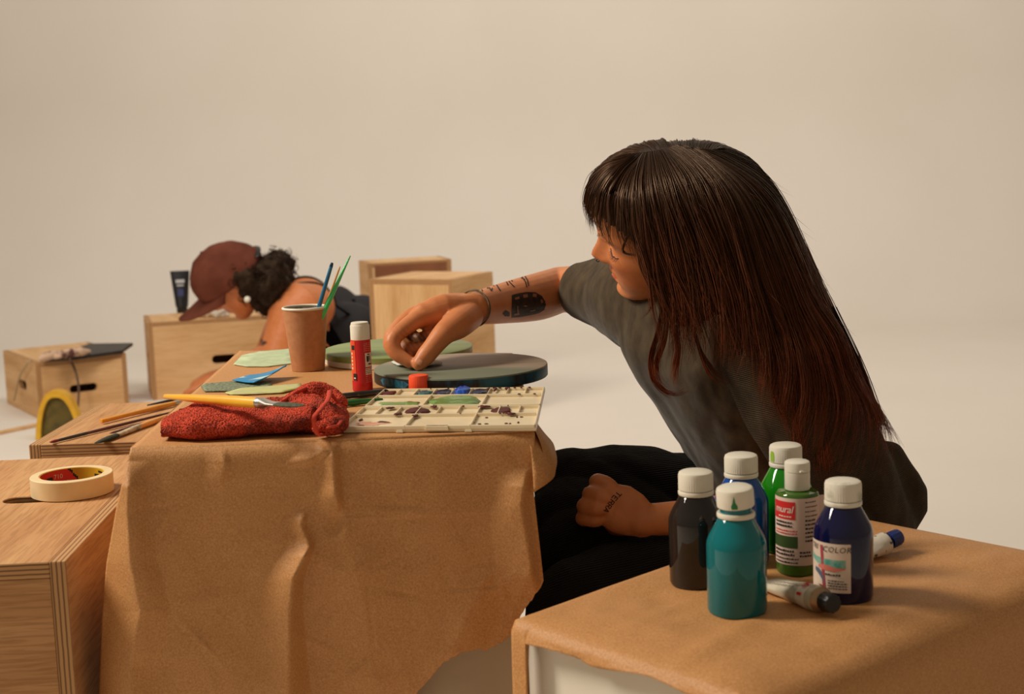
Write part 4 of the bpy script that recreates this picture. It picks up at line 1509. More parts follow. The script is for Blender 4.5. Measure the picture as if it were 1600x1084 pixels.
# ------------------------------------------------------------------ folded red towel
def towel():
    mb = MB()
    # main folded body: sections from left to right, (px, py of base centre), half depth, height
    z0 = TZ + 0.001
    front = [(252, 690, 0.050), (300, 691, 0.060), (350, 690, 0.062), (400, 686, 0.062), (450, 684, 0.060), (490, 681, 0.050)]
    hts = [0.021, 0.031, 0.028, 0.025, 0.027, 0.029]
    secs = []
    for (px, py, hd), h in zip(front, hts):
        q = P(px, py, z0)
        secs.append(((q[0], q[1] + hd, z0 + h * 0.5), (0.002, hd, 0.0), (0, 0, h * 0.52)))
    loft(mb, secs, 48, 40, power=2.9)
    # the gathered lump at the right and behind
    tube(mb, [P(452, 634, z0 + 0.014), P(478, 622, z0 + 0.022), P(508, 622, z0 + 0.020), P(526, 632, z0 + 0.014)], [0.013, 0.017, 0.018, 0.014], 24)
    tube(mb, [P(470, 640, z0 + 0.016), P(500, 646, z0 + 0.018), P(524, 655, z0 + 0.014)], [0.015, 0.016, 0.015], 24)
    tube(mb, [P(400, 642, z0 + 0.014), P(450, 640, z0 + 0.016), P(490, 634, z0 + 0.018)], [0.012, 0.016, 0.016], 24)
    tube(mb, [P(500, 668, z0 + 0.012), P(528, 662, z0 + 0.013), P(531, 645, z0 + 0.013)], [0.010, 0.010, 0.010], 20)
    V, F = fuse(mb, 0.0016, 6)
    N = vnormals(V, F)
    big = nz(V, 28, 3.1, 2) * 0.0040 + nz(V, 75, 9.2) * 0.0012
    fine = nz(V, 520, 1.7) * 0.0009 + nz(V, 900, 4.4) * 0.0006
    V = V + N * (big + fine)[:, None]
    V[:, 2] = np.maximum(V[:, 2], z0)
    m = material('red_terry', (206, 66, 38), 0.95, (84, 34, 22), 24, ramp=(0.54, 0.74), detail=4, bump=0.7, bscale=700, sheen=0.0)
    nt = m.node_tree
    tc = nt.nodes.new('ShaderNodeTexCoord')
    vo = nt.nodes.new('ShaderNodeTexVoronoi')
    vo.inputs['Scale'].default_value = 560
    nt.links.new(tc.outputs['Object'], vo.inputs['Vector'])
    rp = nt.nodes.new('ShaderNodeValToRGB')
    rp.color_ramp.elements[0].color, rp.color_ramp.elements[1].color = (1.9, 2.1, 1.9, 1), (0.5, 0.42, 0.42, 1)
    rp.color_ramp.elements[0].position, rp.color_ramp.elements[1].position = 0.15, 0.75
    nt.links.new(vo.outputs['Distance'], rp.inputs['Fac'])
    b = nt.nodes['Principled BSDF']
    mx = nt.nodes.new('ShaderNodeMix')
    mx.data_type = 'RGBA'
    mx.blend_type = 'MULTIPLY'
    mx.inputs['Factor'].default_value = 1
    nt.links.new(b.inputs['Base Color'].links[0].from_socket, mx.inputs['A'])
    nt.links.new(rp.outputs['Color'], mx.inputs['B'])
    nt.links.new(mx.outputs['Result'], b.inputs['Base Color'])
    bp = nt.nodes.new('ShaderNodeBump')
    bp.inputs['Strength'].default_value = 1.0
    bp.inputs['Distance'].default_value = 0.003
    bp.invert = True
    nt.links.new(vo.outputs['Distance'], bp.inputs['Height'])
    nt.links.new(bp.outputs[0], b.inputs['Normal'])
    T = thing('towel', 'crumpled red terry towel with dark stains lying at the front table edge', 'towel', (P(390, 680, z0)))
    obj('terry_cloth', MB().add(V, F), m, T, smooth=180)
    mb = MB()
    hem = [P(515, 611, z0 + 0.034), P(512, 625, z0 + 0.036), P(500, 640, z0 + 0.034), P(491, 652, z0 + 0.030), P(492, 668, z0 + 0.018), P(498, 679, z0 + 0.008), P(508, 676, z0 + 0.004)]
    tube(mb, hem, 0.0028, 12, flat=0.6)
    tube(mb, [P(513, 668, z0 + 0.016), P(528, 664, z0 + 0.018), P(534, 648, z0 + 0.016), P(532, 634, z0 + 0.018), P(520, 618, z0 + 0.030)], 0.0022, 12, flat=0.6)
    tube(mb, [P(440, 628, z0 + 0.028), P(470, 610, z0 + 0.034), P(500, 603, z0 + 0.034), P(524, 614, z0 + 0.026)], 0.0024, 12)
    V = mb.V()
    V = V + np.stack([nz(V, 300, 1), nz(V, 300, 2), nz(V, 300, 3)], 1) * 0.0007
    mb.v = [V]
    obj('hem', mb, material('red_hem', (206, 62, 36), 0.85, (190, 54, 32), 200, bump=0.3, bscale=600), T, smooth=180)


towel()


# ------------------------------------------------------------------ things on and by the far boxes
def far_things():
    # black folder on the small box
    zt = 0.216
    mb = MB()
    c = [D(52, 563, 5.32), D(120, 560, 5.20), D(197, 548, 5.40), D(208, 540, 5.62), D(150, 548, 5.75)]
    pts = [P(64, 566, zt), P(118, 562, zt), P(191, 552, zt), P(208, 540, zt), P(140, 541, zt)]
    V = [tuple(p) for p in pts] + [(p[0], p[1], p[2] + 0.012) for p in pts]
    n = len(pts)
    mb.add(V, [tuple(range(n - 1, -1, -1)), tuple(range(n, 2 * n))] + [(i, (i + 1) % n, n + (i + 1) % n, n + i) for i in range(n)])
    tag(obj('folder', mb, material('black_folder', (22, 21, 20), 0.5), None, smooth=0, bevel=0.002), 'flat black folder lying on the small far box', 'folder')
    mb = MB()
    for k, (x0, x1, y0, y1) in enumerate(((62, 98, 562, 551), (95, 138, 555, 549), (88, 120, 558, 552))):
        tube(mb, [P(x0, y0, zt + 0.022), P((x0 + x1) / 2, (y0 + y1) / 2 - 2, zt + 0.030), P(x1, y1, zt + 0.022)], [0.010, 0.018, 0.010], 16)
    V, F = fuse(mb, 0.004, 3)
    V = V + vnormals(V, F) * (nz(V, 30, 2) * 0.006)[:, None]
    tag(obj('rag', MB().add(V, F), material('pale_pink_rag', (206, 172, 144), 0.9, (90, 52, 44), 22, ramp=(0.5, 0.6)), None, smooth=180), 'crumpled pale and maroon rag on the black folder', 'rag')
    for nm, pts in (('dark cord hanging down the front face of the small far box', [P(109, 561, zt + 0.012), D(112, 566, 5.31), D(118, 580, 5.30), D(122, 597, 5.292), D(123, 615, 5.285), D(121, 643, 5.272)]),
                    ('pale cord hanging down the left face of the small far box', [P(48, 562, zt + 0.006), D(43, 568, 5.28), D(32, 585, 5.36), D(27, 602, 5.40), D(22, 625, 5.43)])):
        mb = MB()
        tube(mb, pts, 0.0045 if 'dark' in nm else 0.0035, 10)
        tag(obj('cord', mb, material('cord_' + nm[:4], (96, 70, 52) if 'dark' in nm else (176, 150, 116), 0.7), None, smooth=180), nm, 'cord', 'cords on the small far box')
    # yellow arched tub
    Yw = 4.72
    q = P(93, 684, 0)
    T = thing('yellow_tub', 'yellow scoop-shaped tub with dark olive inside on the floor before the far box', 'tub', q)
    W, Hh, dep = 0.150, 0.168, 0.055
    xs = np.linspace(-1, 1, 41)

    def arch(s, w, h):
        t = abs(s)
        return (1 - t**2.6)**0.75 * h
    V, F = [], []
    mb = MB()
    sh = lambda s, w: s * w * 0.5 + (0.012 if s > 0 else 0) * s
    outer = [(sh(s, W), arch(s, W, Hh)) for s in xs]
    inner = [(sh(s, W * 0.78), arch(s, W, Hh * 0.88) * 0.98 + 0.001) for s in xs]
    n = len(xs)
    for (yy, ring) in ((-dep / 2, outer), (-dep / 2, inner), (dep / 2, inner), (dep / 2, outer)):
        V += [(x, yy, z + 0.001) for x, z in ring]
    for a_, b_ in ((0, 1), (1, 2), (2, 3), (3, 0)):
        F += [(a_ * n + i, b_ * n + i, b_ * n + i + 1, a_ * n + i + 1) for i in range(n - 1)]
    M = TR(q, math.radians(4))
    mb.add(xf(M, V), F)
    obj('shell', mb, material('yellow_plastic', (222, 172, 34), 0.5, (206, 150, 26), 20), T, smooth=40)
    V = [(x, -dep * 0.2, z) for x, z in inner]
    mb = MB().add(xf(M, V), [tuple(range(n))])
    V2 = [(x, -dep * 0.2 + 0.004, z) for x, z in inner]
    mb.add(xf(M, V2), [tuple(range(n - 1, -1, -1))])
    obj('lining', mb, material('olive_lining', (78, 66, 26), 0.8, (104, 88, 34), 30), T, smooth=0)
    # strip of wood on the floor
    mb = MB()
    a, b = P(-10, 680, 0.001), P(66, 664, 0.001)
    M, L = axis_frame(a, b)
    mb.box((0, -0.012, 0), (0.010, 0.012, L), 0, M)
    tag(obj('wood_strip', mb, m_ply['x'], None, smooth=0, bevel=0.001), 'thin strip of wood lying on the floor at the far left', 'wood strip')
    # things on the long box
    zt = 0.313
    q = P(285, 488, zt)
    T = thing('paint_tube', 'black squeeze tube standing on its cap on the long far box', 'tube', (q[0], q[1], zt))
    M = TR((q[0], q[1], zt), math.radians(6))
    rr = [(0.022, 0.022, 0.0), (0.022, 0.022, 0.024)]
    obj('cap', MB().lathe([(0.022, 0), (0.023, 0.002), (0.022, 0.024)], 32, M), m_black, T)
    n = 32
    a = np.arange(n) * 2 * PI / n
    V = np.concatenate([np.stack([(0.026 * (1 - t) + 0.040 * t) * np.cos(a), (0.026 * (1 - t) + 0.003 * t) * np.sin(a), np.full(n, 0.025 + 0.15 * t)], 1) for t in np.linspace(0, 1, 12)])
    F = [(i * n + j, i * n + (j + 1) % n, (i + 1) * n + (j + 1) % n, (i + 1) * n + j) for i in range(11) for j in range(n)] + [tuple(range(n - 1, -1, -1)), tuple(range(11 * n, 12 * n))]
    obj('tube_body', MB().add(xf(M, V), F), material('black_tube', (24, 24, 28), 0.35), T, smooth=50)
    mb = MB()
    for (x0, x1, z_, h_, mi) in ((-0.018, 0.018, 0.125, 0.014, 0), (-0.014, 0.014, 0.112, 0.006, 0), (-0.012, 0.012, 0.070, 0.030, 1)):
        y = lambda zz: -(0.026 + (0.003 - 0.026) * (zz - 0.025) / 0.15) - 0.001
        mb.add(xf(M, [(x0, y(z_), z_), (x1, y(z_), z_), (x1, y(z_ + h_), z_ + h_), (x0, y(z_ + h_), z_ + h_)]), [(0, 1, 2, 3)], mi)
    obj('label', mb, [material('tube_white_print', (180, 180, 180), 0.5), material('tube_blue_print', (44, 48, 96), 0.5)], T, smooth=0)
    mb = MB()
    for k in range(7):
        c = P(302 + k * 7.5, 491, zt + 0.012)
        tube(mb, [c + np.array((-0.02, 0.01 * (k % 3), 0)), c + np.array((0, 0, 0.022 + 0.014 * math.sin(k * 1.1) + 0.012 * (k == 4))), c + np.array((0.02, 0.015 * ((k + 1) % 2), 0))], [0.012, 0.017, 0.012], 14)
    V, F = fuse(mb, 0.004, 2)
    V = V + vnormals(V, F) * (nz(V, 45, 6) * 0.008)[:, None]
    V[:, 2] = np.maximum(V[:, 2], zt)
    tag(obj('tissue', MB().add(V, F), material('white_tissue', (222, 212, 196), 0.8), None, smooth=30), 'crumpled white tissue on the long far box under the cap brim', 'tissue')


far_things()

# ------------------------------------------------------------------ people
def head_verts(nose=1.0, nz_=150, na=150, jaw=1.0):
    """closed head in its own frame: x forward, y to the left ear, z up; chin at z=0, crown at z=0.225"""
    zs = np.concatenate([np.linspace(0, 0.2, nz_), 0.225 - 0.025 * np.linspace(0.95, 0.0, 20)**2])
    Z = [0, .010, .022, .036, .050, .064, .080, .095, .115, .135, .155, .175, .195, .210, .220, .225]
    XF = [.078, .088, .0935, .0890, .0900, .0920, .0915, .0910, .0880, .0960, .0975, .0940, .080, .058, .030, .002]
    XB = [.045, .020, -.002, -.028, -.045, -.060, -.075, -.086, -.094, -.098, -.097, -.090, -.074, -.052, -.026, -.002]
    W = [.016, .032, .043, .052, .058, .063, .067, .0695, .0715, .0735, .0735, .070, .059, .043, .022, .002]
    V = []
    th = np.arange(na) * 2 * PI / na
    for z in zs:
        f, b, w = np.interp(z, Z, XF), np.interp(z, Z, XB), np.interp(z, Z, W)
        c = (f + b) / 2 - 0.004
        rf, rb = f - c, c - b
        ca, sa = np.cos(th), np.sin(th)
        pw = 2 / 2.35
        cc = np.sign(ca) * np.abs(ca)**pw
        ss = np.sign(sa) * np.abs(sa)**pw
        x = c + np.where(ca > 0, rf, rb) * cc
        y = w * ss
        V.append(np.stack([x, y, np.full(na, z)], 1))
    V = np.array(V)
    # smooth the profile along z a little
    for _ in range(6):
        V[1:-1, :, :2] = 0.5 * V[1:-1, :, :2] + 0.25 * (V[:-2, :, :2] + V[2:, :, :2])
    V = V.reshape(-1, 3)
    x, y, z = V[:, 0], V[:, 1], V[:, 2]
    front = np.clip((x - 0.01) / 0.05, 0, 1)
    g = lambda y0, z0, sy, sz: np.exp(-((y - y0) / sy)**2 - ((z - z0) / sz)**2)
    dx = np.zeros(len(V))
    # nose: ridge from the bridge to the tip, undercut below
    rid = np.interp(z, [.076, .081, .086, .090, .094, .100, .112, .124, .134], [0, .006, .020, .0265, .0280, .0262, .0190, .0110, .0])
    wid = np.interp(z, [.078, .086, .094, .104, .134], [.0150, .0125, .0120, .0095, .0080])
    dx += nose * rid * np.exp(-(np.abs(y) / wid)**2.2)
    dx += nose * 0.007 * (g(.0135, .087, .006, .006) + g(-.0135, .087, .006, .006))
    # sockets, lids, brow
    for s in (-1, 1):
        dx -= 0.012 * g(s * .030, .119, .015, .011)
        dx += 0.0075 * g(s * .032, .1165, .0125, .0085)
        dx -= 0.0012 * g(s * .033, .1095, .014, .0016)
        dx += 0.0045 * g(s * .028, .136, .020, .007)
        dx += 0.0045 * g(s * .043, .094, .016, .014)
        dx -= 0.0020 * g(s * .026, .070, .008, .012)
    # mouth
    dx += 0.0072 * g(0, .0685, .0175, .0048) + 0.0076 * g(0, .0560, .0165, .0050)
    dx -= 0.0065 * g(0, .0622, .0210, .0020)
    dx -= 0.0022 * g(0, .0760, .0045, .0050)
    dx -= 0.0050 * g(0, .0435, .018, .0060)
    dx += 0.0040 * g(0, .022, .016, .011)
    V[:, 0] += dx * front
    low = V[:, 2] < .055
    V[low, 2] = .055 - (.055 - V[low, 2]) * jaw
    n = na
    k = len(zs)
    F = [(i * n + j, i * n + (j + 1) % n, (i + 1) * n + (j + 1) % n, (i + 1) * n + j) for i in range(k - 1) for j in range(n)]
    F += [tuple(range(n - 1, -1, -1)), tuple(range((k - 1) * n, k * n))]
    return V, F


def head_frame(fwd, up, origin, local=(0, 0, 0.1), s=1.0):
    f = np.array(fwd, float)
    f /= np.linalg.norm(f)
    u = np.array(up, float)
    u -= f * (u @ f)
    u /= np.linalg.norm(u)
    l = np.cross(u, f)
    R = np.stack([f, l, u], 1)
    o = np.array(origin, float) - s * R @ np.array(local)
    return (lambda V: o + s * (np.asarray(V, float).reshape(-1, 3) @ R.T)), R, (lambda W: ((np.asarray(W) - o) @ R) / s)


def ears(mb, tr, k=1.0):
    for s in (-1, 1):
        V = []
        F = []
        m2 = MB()
        pts = [(.000, s * .071, .088), (-.006, s * .077, .098), (-.013, s * .081, .112), (-.011, s * .081, .124), (.000, s * .077, .128)]
        pts = [(x, y, .098 + (z - .098) * k) for x, y, z in pts]
        tube(m2, tr(pts), np.array([.006, .008, .0095, .0085, .005]) * k, 12)
        mb.add(m2.V(), m2.f)


def strands(name, paths, rad, mat_, parent, cols=None, res=20):
    """many thin tapering hairs in one mesh; paths (n, k, 3)"""
    n, k = paths.shape[:2]
    T = np.gradient(paths, axis=1)
    T /= np.linalg.norm(T, axis=2)[..., None] + 1e-12
    ref = np.array((0.31, 0.17, 0.93))
    X = np.cross(T, ref)
    X /= np.linalg.norm(X, axis=2)[..., None] + 1e-12
    Yv = np.cross(T, X)
    t = np.linspace(0, 1, k)
    prof = np.minimum(1, 0.55 + t * 2) * np.clip((1 - t) * 3.0, 0.12, 1)
    R = (np.asarray(rad).reshape(-1, 1) * prof[None])[..., None]
    ring = []
    for a in (0, 2 * PI / 3, 4 * PI / 3):
        ring.append(paths + R * (math.cos(a) * X + math.sin(a) * Yv))
    V = np.stack(ring, 2).reshape(-1, 3)
    idx = np.arange(n * k * 3).reshape(n, k, 3)
    Fs = []
    for a in range(3):
        b = (a + 1) % 3
        Fs.append(np.stack([idx[:, :-1, a], idx[:, :-1, b], idx[:, 1:, b], idx[:, 1:, a]], -1).reshape(-1, 4))
    F = np.concatenate(Fs)
    me = bpy.data.meshes.new(name)
    base = BASE[parent.name]
    V = V - base
    me.vertices.add(len(V))
    me.vertices.foreach_set('co', V.ravel())
    me.loops.add(F.size)
    me.loops.foreach_set('vertex_index', F.ravel().astype(np.int32))
    me.polygons.add(len(F))
    me.polygons.foreach_set('loop_start', np.arange(0, F.size, 4, dtype=np.int32))
    me.polygons.foreach_set('use_smooth', np.ones(len(F), bool))
    me.update(calc_edges=True)
    me.materials.append(mat_)
    if cols is not None:
        at = me.color_attributes.new('tint', 'FLOAT_COLOR', 'POINT')
        c = np.ones((n, k, 3, 4))
        c[..., :3] = cols[:, :, None, :]
        at.data.foreach_set('color', c.ravel())
    o = bpy.data.objects.new(name, me)
    COL.objects.link(o)
    BASE[o.name] = base
    o.parent = parent
    return o


def set_tint(o, cols):
    at = o.data.color_attributes.new('tint', 'FLOAT_COLOR', 'POINT')
    c = np.ones((len(cols), 4))
    c[:, :3] = cols
    at.data.foreach_set('color', c.ravel())


class Skin:
    """raycasts photo pixels onto a finished surface, for the ink on the skin"""

    def __init__(s, V, F):
        s.t = BVHTree.FromPolygons([tuple(v) for v in V], F)

    def at(s, px, py, lift):
        d = Vector(ray(px, py)).normalized()
        h = s.t.ray_cast(Vector((0, 0, CAMH)), d)
        if h[0] is None:
            return None
        return np.array(h[0] + h[1] * lift)

    def ribbon(s, mb, pts, width, mi=0, lift=0.0005, step=1.0):
        p = np.array(pts, float)
        d = np.r_[0, np.cumsum(np.linalg.norm(np.diff(p, axis=0), axis=1))]
        n = max(2, int(d[-1] / step))
        t = np.linspace(0, d[-1], n)
        q = np.stack([np.interp(t, d, p[:, 0]), np.interp(t, d, p[:, 1])], 1)
        w = np.interp(t, d, np.broadcast_to(width, (len(p),))) / 2
        T = np.gradient(q, axis=0)
        T /= np.linalg.norm(T, axis=1)[:, None] + 1e-9
        N = np.stack([-T[:, 1], T[:, 0]], 1)
        prev = None
        m = max(2, int(w.max() * 2 / 2.5) + 1)
        for c, nn, ww in zip(q, N, w):
            row = [s.at(*(c + nn * ww * k), lift) for k in np.linspace(-1, 1, m)]
            if any(r is None for r in row):
                prev = None
                continue
            if prev is not None:
                A = np.array([prev, row])
                if np.abs(np.diff(A, axis=0)).max() < 0.02:
                    gridmesh(mb, A, mi)
            prev = row


# ---------------------------------------------------------------- woman at the table
m_skin = material('tan_skin', (198, 122, 75), 0.45, (207, 131, 83), 60, attr='tint', sss=0.08, bump=0.06, bscale=500, spec=0.35)
SEAT = 0.27


def woman():
    HO = D(1053, 370, 1.9)
    yaw, rol = math.radians(-15), math.radians(-29)
    # frame found from the face: forward is -X, left ear towards the camera, crown tipped to the camera
    B = np.array([(-1, 0, 0), (0, -1, 0), (0, 0, 1)], float).T
    Rz = np.array([(math.cos(yaw), -math.sin(yaw), 0), (math.sin(yaw), math.cos(yaw), 0), (0, 0, 1)])
    Rx = np.array([(1, 0, 0), (0, math.cos(rol), -math.sin(rol)), (0, math.sin(rol), math.cos(rol))])
    pit = math.radians(8)
    Ry = np.array([(math.cos(pit), 0, math.sin(pit)), (0, 1, 0), (-math.sin(pit), 0, math.cos(pit))])
    R = B @ Rz @ Ry @ Rx
    tr, R, inv = head_frame(R[:, 0], R[:, 2], HO, (0, 0, .1), 0.975)

    T = thing('person', 'person with long dark hair and grey t-shirt reaching across the table', 'person', (0.36, 1.98, SEAT))
    s_ax = np.array((-.546, .807, .15))
    s_ax /= np.linalg.norm(s_ax)
    fr = np.array((-.807, -.546, 0.0))
    h_ax, h_fr = np.array((-.25, .97, 0)), np.array((-.97, -.25, 0))
    m_ax, m_fr = (s_ax + h_ax) / 2, (fr + h_fr) / 2
    secs = [((.405, 1.98, SEAT + .012), h_ax * .12, h_fr * .10), ((.405, 1.98, SEAT + .05), h_ax * .165, h_fr * .125), ((.400, 1.98, .37), h_ax * .17, h_fr * .125), ((.378, 1.975, .46), m_ax * .14, m_fr * .108),
            ((.338, 1.955, .55), m_ax * .142, m_fr * .112), ((.296, 1.935, .63), s_ax * .155, fr * .108), ((.268, 1.927, .69), s_ax * .135, fr * .075), ((.258, 1.922, .728), s_ax * .065, fr * .055), ((.256, 1.92, .738), s_ax * .03, fr * .03)]
    sh_n, sh_f = np.array((.335, 1.80, .655)), D(985, 455, 2.03)
    el_n = np.array((.425, 1.825, .440))
    wr_n = D(1003, 812, 1.735)
    el_f, wr_f = D(876, 452, 2.20), D(741, 482, 1.985)
    nb, nt_ = np.array((.262, 1.925, .705)), tr([(-.012, 0, .055)])[0]

    def torso(mb, grow=0.0, cut=0):
        q = []
        for c, a, b in secs:
            a, b = np.array(a, float), np.array(b, float)
            q.append((c, a * (1 + grow / np.linalg.norm(a)), b * (1 + grow / np.linalg.norm(b))))
        loft(mb, q[cut:], 48, 44, power=2.3)
    body = MB()
    hv, hf = head_verts(jaw=.66)
    body.add(tr(hv), hf)
    ears(body, tr)
    torso(body)
    tube(body, [nb - (0, 0, .03), nb, nt_, tr([(-.008, 0, .09)])[0]], [.066, .056, .054, .055], 28)
    # arms
    tube(body, [(.30, 1.90, .67), sh_n, sh_n * .5 + el_n * .5, el_n], [.05, .046, .041, .036], 24)
    ml = el_n * .6 + wr_n * .4
    tube(body, [el_n, ml, el_n * .15 + wr_n * .85, wr_n], [.036, .036, .025, .0225], 24, flat=0.86)
    tube(body, [(.25, 1.95, .69), sh_f, sh_f * .5 + el_f * .5, el_f], [.05, .045, .039, .035], 24)
    m1 = D(838, 464, 2.13)
    tube(body, [el_f, m1, D(785, 474, 2.06), wr_f], [.0355, .0355, .0295, .0225], 24)
    # legs, crossed on the low seat
    hipf, kneef, ankf = np.array((.375, 2.06, .355)), D(905, 768, 1.94), np.array((.29, 1.835, .325))
    hipn, kneen, ankn = np.array((.40, 1.89, .355)), D(904, 955, 1.70), np.array((.27, 1.93, .315))
    tube(body, [hipf, hipf * .5 + kneef * .5, kneef], [.08, .066, .052], 24)
    tube(body, [kneef, kneef * .6 + ankf * .4, ankf], [.052, .045, .032], 24)
    tube(body, [hipn, hipn * .5 + kneen * .5, kneen], [.08, .066, .052], 24)
    tube(body, [kneen, kneen * .6 + ankn * .4, ankn], [.052, .045, .032], 24)
    tube(body, [ankf, ankf + (.03, -.005, -.018), ankf + (.10, .0, -.025), ankf + (.15, .01, -.028)], [.032, .033, .028, .018], 20)
    tube(body, [ankn, ankn + (-.02, .05, -.012), ankn + (-.04, .12, -.018), ankn + (-.05, .17, -.02)], [.032, .033, .028, .018], 20)

    # ---- right hand (reaching): palm slab, four fingers, thumb
    def finger(pts, r, n=16):
        tube(body, pts, r, n)
    pal = [(wr_f, (0, 0, .022), (0, .016, 0))]
    tube(body, [wr_f, D(715, 488, 1.968), D(690, 488, 1.955), D(664, 493, 1.945)], [.0230, .0255, .0265, .0200], 22, flat=0.85, up=(0.2, 0.9, 0.3))
    tube(body, [wr_f + (0, .008, 0), D(700, 484, 1.985), D(668, 488, 1.985)], [.021, .023, .017], 22)
    finger([D(676, 492, 1.945), D(652, 499, 1.930), D(622, 521, 1.906), D(613, 534, 1.900), D(619, 550, 1.894), D(640, 566, 1.889)], [.0140, .0128, .0106, .0114, .0098, .0082])
    finger([D(668, 488, 1.965), D(642, 496, 1.955), D(613, 524, 1.932), D(611, 538, 1.926), D(622, 555, 1.915), D(645, 566, 1.901)], [.0140, .0128, .0104, .0112, .0096, .0080])
    finger([D(668, 488, 1.985), D(646, 496, 1.978), D(624, 514, 1.958), D(622, 528, 1.942), D(638, 545, 1.922), D(660, 543, 1.918)], [.0140, .0132, .0116, .0120, .0110, .0090])
    finger([D(676, 488, 2.000), D(656, 494, 1.995), D(638, 508, 1.975), D(637, 518, 1.960), D(652, 530, 1.940), D(672, 524, 1.935)], [.0130, .0120, .0106, .0108, .0100, .0082])
    finger([D(732, 494, 1.965), D(714, 507, 1.930), D(694, 521, 1.908), D(674, 545, 1.893), D(665, 556, 1.888), D(655, 568, 1.883)], [.0210, .0205, .0160, .0132, .0130, .0100], 20)
    # ---- left hand resting on the knee, knuckles to the left, fingers curled away over it
    k1, k2, k3, k4 = D(951, 761, 1.742), D(942, 777, 1.730), D(935, 793, 1.727), D(932, 811, 1.732)
    tube(body, [wr_n, D(985, 797, 1.738), D(962, 782, 1.742), D(950, 776, 1.744)], [.0225, .0255, .0245, .0190], 22, flat=0.75, up=(0, 1, 0))
    tube(body, [wr_n, D(985, 808, 1.738), D(960, 803, 1.737), D(944, 799, 1.738)], [.0215, .0240, .0225, .0170], 22, flat=0.75, up=(0, 1, 0))
    for kk, (tx, ty), r in ((k1, (935, 753), .0112), (k2, (924, 772), .0110), (k3, (915, 790), .0106), (k4, (912, 809), .0096)):
        a = D(tx, ty, kk[1] + .012)
        b = D(tx + 1, ty + 3, kk[1] + .034)
        c = D(tx + 14, ty + 7, kk[1] + .048)
        mid = kk * .6 + D(968, 790, 1.742) * .4
        finger([mid, kk, a, b, c], [r * .9, r * 1.06, r, r * .92, r * .75], 16)
    finger([D(985, 812, 1.75), D(968, 820, 1.772), D(950, 818, 1.79), D(936, 812, 1.80)], [.016, .0145, .0115, .009], 16)
    V, F = fuse(body, 0.0020, 2)
    # relax once more only on the trunk and limbs, the face stays crisp
    o = obj('body', MB().add(V, F), m_skin, T, smooth=180)
    Lc = inv(V)
    tint = np.ones((len(V), 3))
    fx, fy, fz = Lc.T
    infront = (np.linalg.norm(Lc - np.array((0, 0, .1)), axis=1) < .17) & (fx > 0.05) & (fz > -.01) & (fz < .2) & (np.abs(fy) < .09)
    lips = infront & (fx > .080) & (fz > .0505) & (fz < .0735) & (np.abs(fy) < .0215 - np.abs(fz - .062) * 0.9)
    tint[lips] = (0.80, 0.46, 0.44)
    ch = np.exp(-((np.abs(fy) - .045) / .022)**2 - ((fz - .088) / .02)**2) * infront
    tint *= 1 - ch[:, None] * np.array((0.0, .14, .16))
    # ears/nose a little redder
    nt2 = np.exp(-(fy / .016)**2 - ((fz - .092) / .012)**2) * infront * (fx > .1)
    tint *= 1 - nt2[:, None] * np.array((0, .10, .10))
    # dark green paint smeared on the reaching fingers, plus shade tinted between them
    for (px, py, Y, r) in ((624, 524, 1.912, .011), (630, 552, 1.910, .006), (640, 538, 1.932, .015), (655, 530, 1.925, .012), (628, 512, 1.96, .012)):
        c = D(px, py, Y)
        w = np.exp(-(np.linalg.norm(V - c, axis=1) / r)**2)
        w = np.clip(w * (1.3 + 0.7 * np.sin(V[:, 0] * 900 + V[:, 2] * 700)), 0, 1)
        tint = tint * (1 - w[:, None]) + np.array((.22, .24, .16)) * w[:, None]
    set_tint(o, tint)
    skin = Skin(V, F)
    # ---- ink
    m_ink2 = material('tattoo_ink', (44, 30, 26), 0.55, (58, 40, 34), 200, spec=0.3)
    mb = MB()
    # small lettering-like strokes along the top of the forearm
    for st in ([(752, 451), (754, 455)], [(754, 450), (763, 450)], [(764, 449), (768, 455), (769, 450)], [(771, 447), (775, 444), (782, 455)], [(790, 438), (794, 446)], [(793, 437), (798, 443), (804, 449)], [(798, 437), (801, 440)], [(814, 430), (821, 441), (823, 449)], [(818, 428), (824, 438), (826, 447)], [(812, 433), (820, 437)]):
        skin.ribbon(mb, st, 1.7, lift=0.0005)
    obj('tattoo', mb, m_ink2, o, smooth=180)['label'] = 'thin lettering tattoo on the forearm'
    mb = MB()
    # dark rounded patch with paler cells, and the round dot beside it
    top = lambda x: np.interp(x, [800, 806, 822, 836, 846, 851, 852.5], [461, 459, 456.2, 456.5, 462, 470, 476])
    bot = lambda x: np.interp(x, [800, 812, 830, 842, 850, 852.5], [496, 495, 492, 489, 484, 476])
    for x in np.arange(800, 852.6, 1.0):
        skin.ribbon(mb, [(x, top(x)), (x, bot(x))], 1.25, lift=0.0004)
    obj('tattoo', mb, material('tattoo_shade', (66, 40, 30), 0.55, (40, 27, 22), 120, ramp=(0.4, 0.6), spec=0.3), o, smooth=180)['label'] = 'dark rounded block tattoo on the forearm'
    mb = MB()
    for st, w in (([(802, 466), (812, 462), (813, 468), (803, 471), (802, 466)], 0), ([(804, 467), (811, 465)], 3.4), ([(817, 463), (824, 462)], 5.0), ([(832, 461), (838, 462)], 5.0), ([(845, 468), (847, 473)], 3.5), ([(818, 478), (823, 478)], 2.2), ([(808, 478), (809, 490)], 1.8), ([(828, 486), (836, 484)], 1.6), ([(803, 491), (811, 490)], 2.4)):
        if w:
            skin.ribbon(mb, st, w, lift=0.0008)
    obj('tattoo_gap', mb, material('inked_skin', (150, 92, 62), 0.5), o, smooth=180)['label'] = 'paler skin cells within the block tattoo'
    mb = MB()
    skin.ribbon(mb, [(787, 492), (791, 489), (793, 486)], [6, 9, 7], lift=0.0005)
